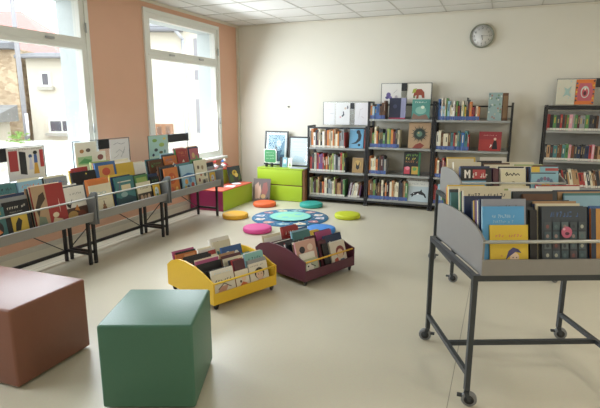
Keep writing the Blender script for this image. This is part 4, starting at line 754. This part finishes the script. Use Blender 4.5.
for i in range(5):
    for j in range(5):
        if (i, j) in ((2, 3),): continue
        DRK.append(('r', .05+i*.185, .04+j*.15, .05+i*.185+.15, .04+j*.15+.12, R.choice(['#4d5b66', '#5c6a70', '#445058', '#66747a', '#524852', '#3f5560'])))
        DRK.append(('e', .12+i*.185, .09+j*.15, .035, .03, R.choice(['#8f7a78', '#39424c', '#a5a89a', '#4f6a70', '#7d4a4a'])))
DRK += [('e', .52, .6, .12, .09, '#c4597c'), ('e', .53, .58, .05, .025, '#5a2a44'), ('e', .46, .65, .03, .02, '#e0a0b5')]
P = frame_fn(T1L, T1R); G1 = 'picture books on the first trolley'
R = random.Random(31)
INS = .03
def tst(P, rz, x, y, z, specs, hold, group, lean=12): tray_stack(P, rz, x, y, z, specs, math.radians(lean), hold+', %s back', group, R, .24, .28, drift=-.006, xmin=.014+INS, xmax=.846)
z1 = T1Z+.01
tst(P, T1R, .168, .006, z1, [S('yellow', .225, .186, YEL, .010), S('light blue', .312, .205, LBL, .014, -.025), S('grey', .345, .215, KID, .014, -.01), S('dark blue', .34, .215, 0, .018), S('cream', .33, .21, 0, .012), S('purple', .33, .215, 0, .018), S('brown', .325, .215, 0, .014), S('yellow', .32, .21, 0, .01), S('dark blue', .315, .215, 0, .016)], 'first trolley front row beside side panel', G1)
tst(P, T1R, .30, .03, z1, [S('black', .29, .035, 0, .02), S('dark grey', .30, .05, 0, .018), S('black', .29, .05, 0, .02), S('teal', .31, .05, 0, .02), S('dark blue', .31, .05, 0, .02)], 'first trolley front row narrow stack', G1)
tst(P, T1R, .443, .012, z1, [S('dark grey', .31, .222, DRK, .014), S('dark grey', .31, .218, 0, .012), S('cream', .32, .218, 0, .012), S('dark blue', .315, .22, 0, .012), S('tan', .325, .215, 0, .014), S('dark grey', .325, .22, 0, .02), S('teal', .32, .218, 0, .014)], 'first trolley front row under pink creature cover', G1)
tst(P, T1R, .675, .012, z1, [S('orange', .30, .20, [('r', 0, 0, .12, 1, '#2f3d55'), ('r', .12, 0, 1, 1, '#c9903f'), ('e', .6, .5, .2, .15, '#8a4a2c')], .014), S('blue', .31, .2, 0, .014), S('dark grey', .30, .2, 0, .018), S('white', .29, .18, 0)], 'first trolley front row far stack', G1)
yr = T1D*.36+.008
tst(P, T1R, .14, yr, z1, [S('dark blue', 0.318, .2, 0, .018), S('cream', 0.343, .26, [('t', .1, .9, .8, .06, 12, '#2c2c34', 55)], .016), S('black', 0.338, .26, 0, .018), S('green', 0.328, .24, 0, .016), S('cream', 0.348, .25, 0, .014)], 'first trolley middle row beside side panel', G1)
tst(P, T1R, .44, yr, z1, [S('brown', 0.328, .16, 0, .018), S('dark grey', 0.338, .24, 0, .02), S('light blue', 0.333, .22, 0, .014), S('white', 0.348, .24, 0, .012)], 'first trolley middle row second stack', G1)
tst(P, T1R, .71, yr, z1, [S('light blue', 0.318, .25, 0, .016), S('teal', 0.328, .24, 0, .014), S('tan', 0.333, .25, 0, .014), S('dark blue', 0.338, .26, 0, .016)], 'first trolley middle row far stack', G1)
yr = T1D*.68+.008
tst(P, T1R, .14, yr, z1, [S('teal', 0.298, .24, 0, .016), S('dark grey', 0.313, .24, 0, .016), S('cream', 0.328, .24, 0, .014), S('yellow', 0.333, .22, 0, .014), S('orange', 0.318, .2, 0)], 'first trolley rear row beside side panel', G1)
tst(P, T1R, .42, yr, z1, [S('light green', 0.318, .24, 0, .014), S('red', 0.308, .2, 0, .014), S('cream', 0.328, .24, 0, .016), S('black', 0.318, .22, 0)], 'first trolley rear row second stack', G1)
tst(P, T1R, .70, yr, z1, [S('dark grey', 0.308, .24, 0, .016), S('white', 0.328, .25, 0, .014), S('red', 0.333, .26, 0, .012)], 'first trolley rear row far stack', G1)
# second trolley
MEMO = [('r', 0, .62, 1, 1, '#17181c'), ('r', .0, 0, 1, .62, '#6da3c6'), ('r', .38, .68, .8, .96, '#b8383c'), ('p', [(.1, .7), (.16, .7), (.16, .86), (.2, .78), (.24, .86), (.24, .7), (.3, .7), (.3, .95), (.25, .95), (.2, .86), (.15, .95), (.1, .95)], '#e8e4dc'), ('t', .36, .72, .52, .16, 6, '#e6ded6', 61), ('t', .16, .36, .6, .14, 5, '#dfe9ee', 62), ('r', .0, 0, 1, .14, '#b55a58'), ('r', .82, 0, 1, .62, '#1c2226')]
ROND = [('r', 0, 0, 1, 1, '#d9d3b2'), ('s', [(.18, .82), (.24, .9), (.3, .8), (.38, .86), (.46, .79), (.52, .88), (.6, .8), (.68, .86), (.76, .8)], .018, '#20221e'), ('s', [(.2, .78), (.28, .84)], .02, '#20221e'), ('e', .5, .6, .06, .015, '#6a6650'), ('p', [(.1, .1), (.4, .14), (.42, .4), (.54, .46), (.6, .36), (.58, .2), (.8, .14), (.9, .34), (.98, .5), (1, 0), (0, 0)], '#4c4a30'), ('p', [(.6, .3), (.98, .3), (.98, .5), (.7, .46)], '#c8a84e')]
SUNB = [('r', 0, 0, 1, 1, '#7fb3c8'), ('r', 0, .84, .32, 1, '#e0b93a'), ('r', .52, .88, 1, .96, '#b54a48'), ('r', 0, .80, .9, .83, '#2d3a44')]
for i in range(9):
    a = PI*(i+.5)/9; SUNB.append(('e', .5+.36*math.cos(a), .36+.3*math.sin(a), .06, .06, ['#6a6f9a', '#8a6f8a', '#5d7a9a'][i % 3]))
SUNB += [('p', [(.18, .32), (.26, .46), (.36, .44), (.44, .56), (.52, .46), (.62, .56), (.7, .44), (.82, .46), (.86, .32)], '#e3bb34'), ('r', 0, 0, 1, .3, '#a7b3a0'), ('e', .5, .16, .26, .18, '#d9763a'), ('e', .5, .14, .12, .09, '#c2572c')]
P = frame_fn(T2L, T2R); G2 = 'picture books on the second trolley'; z2 = T2Z+.01
tst(P, T2R, .165, .006, z2, [S('black', .275, .25, MEMO, .014), S('dark blue', .29, .24, 0, .02), S('blue', .285, .25, 0, .016), S('brown', .27, .24, 0, .016)], 'second trolley front row beside side panel', G2)
tst(P, T2R, .335, .02, z2, [S('maroon', .27, .045, 0, .02), S('purple', .27, .045, 0, .02), S('black', .27, .045, 0, .02)], 'second trolley front row narrow stack', G2)
tst(P, T2R, .475, .006, z2, [S('cream', .27, .205, ROND, .014), S('white', .275, .205, 0, .014), S('black', .285, .21, 0, .016), S('cream', .29, .205, 0, .014)], 'second trolley front row second stack', G2)
tst(P, T2R, .635, .02, z2, [S('dark blue', .28, .05, 0, .02), S('brown', .27, .05, 0, .02), S('dark blue', .28, .05, 0, .02)], 'second trolley front row third stack', G2)
tst(P, T2R, .80, .004, z2, [S('light blue', .29, .225, SUNB, .014), S('maroon', .3, .2, 0, .014), S('dark grey', .295, .2, 0, .016)], 'second trolley front row far stack', G2)
yr = T2D*.36+.008
for i, (x, sp_) in enumerate(((.16, [S('cream', .30, .24, 0, .016), S('white', .30, .24, 0), S('tan', .28, .2, 0)]), (.435, [S('cream', .28, .24, 0, .014), S('brown', .29, .22, 0), S('black', .29, .24, 0)]), (.715, [S('cream', .27, .25, 0), S('light green', .28, .25, 0), S('white', .28, .24, 0)]))):
    tst(P, T2R, x, yr, z2, sp_, 'second trolley middle row %s stack' % ORD[i], G2)
yr = T2D*.68+.008
for i, (x, sp_) in enumerate(((.15, [S('cream', .31, .24, 0, .014), S('yellow', .32, .26, 0)]), (.43, [S('black', .29, .22, 0, .014), S('brown', .29, .22, 0)]), (.70, [S('cream', .28, .26, 0), S('tan', .27, .25, 0)]))):
    tst(P, T2R, x, yr, z2, sp_, 'second trolley rear row %s stack' % ORD[i], G2)
MB().box(-.14, .14, 0, .004, 0, .12, mat('#d9d6cc', .5)).build('blank_sign', loc=P(.50, T2D-.04, z2+.29), rot=(0, 0, T2R), **tagd('plain white card standing up behind the books of second trolley', 'card')) if False else None
wc = thing('card_holder', 'plain white card on a stem standing at the back of second trolley', 'card', P(.52, T2D+.03, 0), T2R)
MB().rbox(-.125, .125, 0, .006, .84, 1.01, .002, mat('#dcd9d0', .5)).build('card', parent=wc)
MB().box(-.012, .012, .006, .018, .006, .9, TFR).build('stem', parent=wc); MB().box(-.1, .1, -.06, .08, 0, .006, TFR).build('foot', parent=wc)

# ------------------------------------------------------------------ added ceiling lights out of view, added lamps inside the windows, sky
LP = bpy.data.materials.new('fill_light_diffuser'); LP.use_nodes = True
LP.node_tree.nodes['Principled BSDF'].inputs['Emission Color'].default_value = (1, .93, .82, 1); LP.node_tree.nodes['Principled BSDF'].inputs['Emission Strength'].default_value = 6
def area(name, loc, rot, sx, sy, power, col, parent=None, spread=None):
    l = bpy.data.lights.new(name, 'AREA'); l.shape = 'RECTANGLE'; l.size = sx; l.size_y = sy; l.energy = power; l.color = col
    if spread: l.spread = spread
    o = bpy.data.objects.new(name, l); COL.objects.link(o); o.location = loc; o.rotation_euler = rot
    if parent: o.parent = parent
    return o
LAMP_W = 16
for i, (x, y) in enumerate(((2.4, 1.2), (2.5, 3.2), (2.8, 5.4), (.6, -1.4), (3.0, -1.0))):  # unseen panels added to lift the interior light with a warm tint
    t = thing('ceiling_fill_light', 'unseen square ceiling light panel added to brighten the open side of the room', 'ceiling light', (x, y, ZC-.03), 0, 'added unseen ceiling light panels')
    MB().box(-.3, .3, -.3, .3, .01, .024, WFRAME).build('housing', parent=t)
    MB().box(-.28, .28, -.28, .28, .004, .01, LP).build('diffuser', parent=t)
    area('lamp', (0, 0, -.002), (0, 0, 0), .55, .55, LAMP_W, (1, .91, .78), parent=t)
SKYC = (.86, .93, 1)
WIN_W = 60
for (a, b), pw in zip(WINS, (72, 66, 36, 0)):   # area lamps added just inside each window to boost the skylight
    if pw: area('window_fill_lamp', (XL+.06, (a+b)/2, 1.65), (0, -PI/2+.42, 0), 1.7, b-a-.3, pw, SKYC)
wd = bpy.data.worlds.new('sky'); sc.world = wd; wd.use_nodes = True; nt = wd.node_tree
bg = nt.nodes['Background']; bg.inputs['Color'].default_value = (.93, .965, 1, 1); bg.inputs['Strength'].default_value = 3.7

# ------------------------------------------------------------------ camera
cam = bpy.data.cameras.new('camera'); co = bpy.data.objects.new('camera', cam); COL.objects.link(co); sc.camera = co
cam.sensor_width = 36; cam.lens = 487/600*36; cam.clip_start = .05
co.location = (0, 0, 1.5); co.rotation_euler = (math.radians(90-11.5), 0, math.radians(22.4))
sc.view_settings.view_transform = 'Standard'; sc.view_settings.look = 'None'; sc.view_settings.gamma = 1; sc.view_settings.exposure = .13; sc.view_settings.use_curve_mapping = False
sc.cycles.use_denoising = True; sc.cycles.use_adaptive_sampling = True; sc.cycles.adaptive_threshold = .02
sc.cycles.max_bounces = 8; sc.cycles.diffuse_bounces = 5; sc.cycles.transparent_max_bounces = 16; sc.cycles.caustics_reflective = False; sc.cycles.caustics_refractive = False; sc.cycles.sample_clamp_indirect = 6
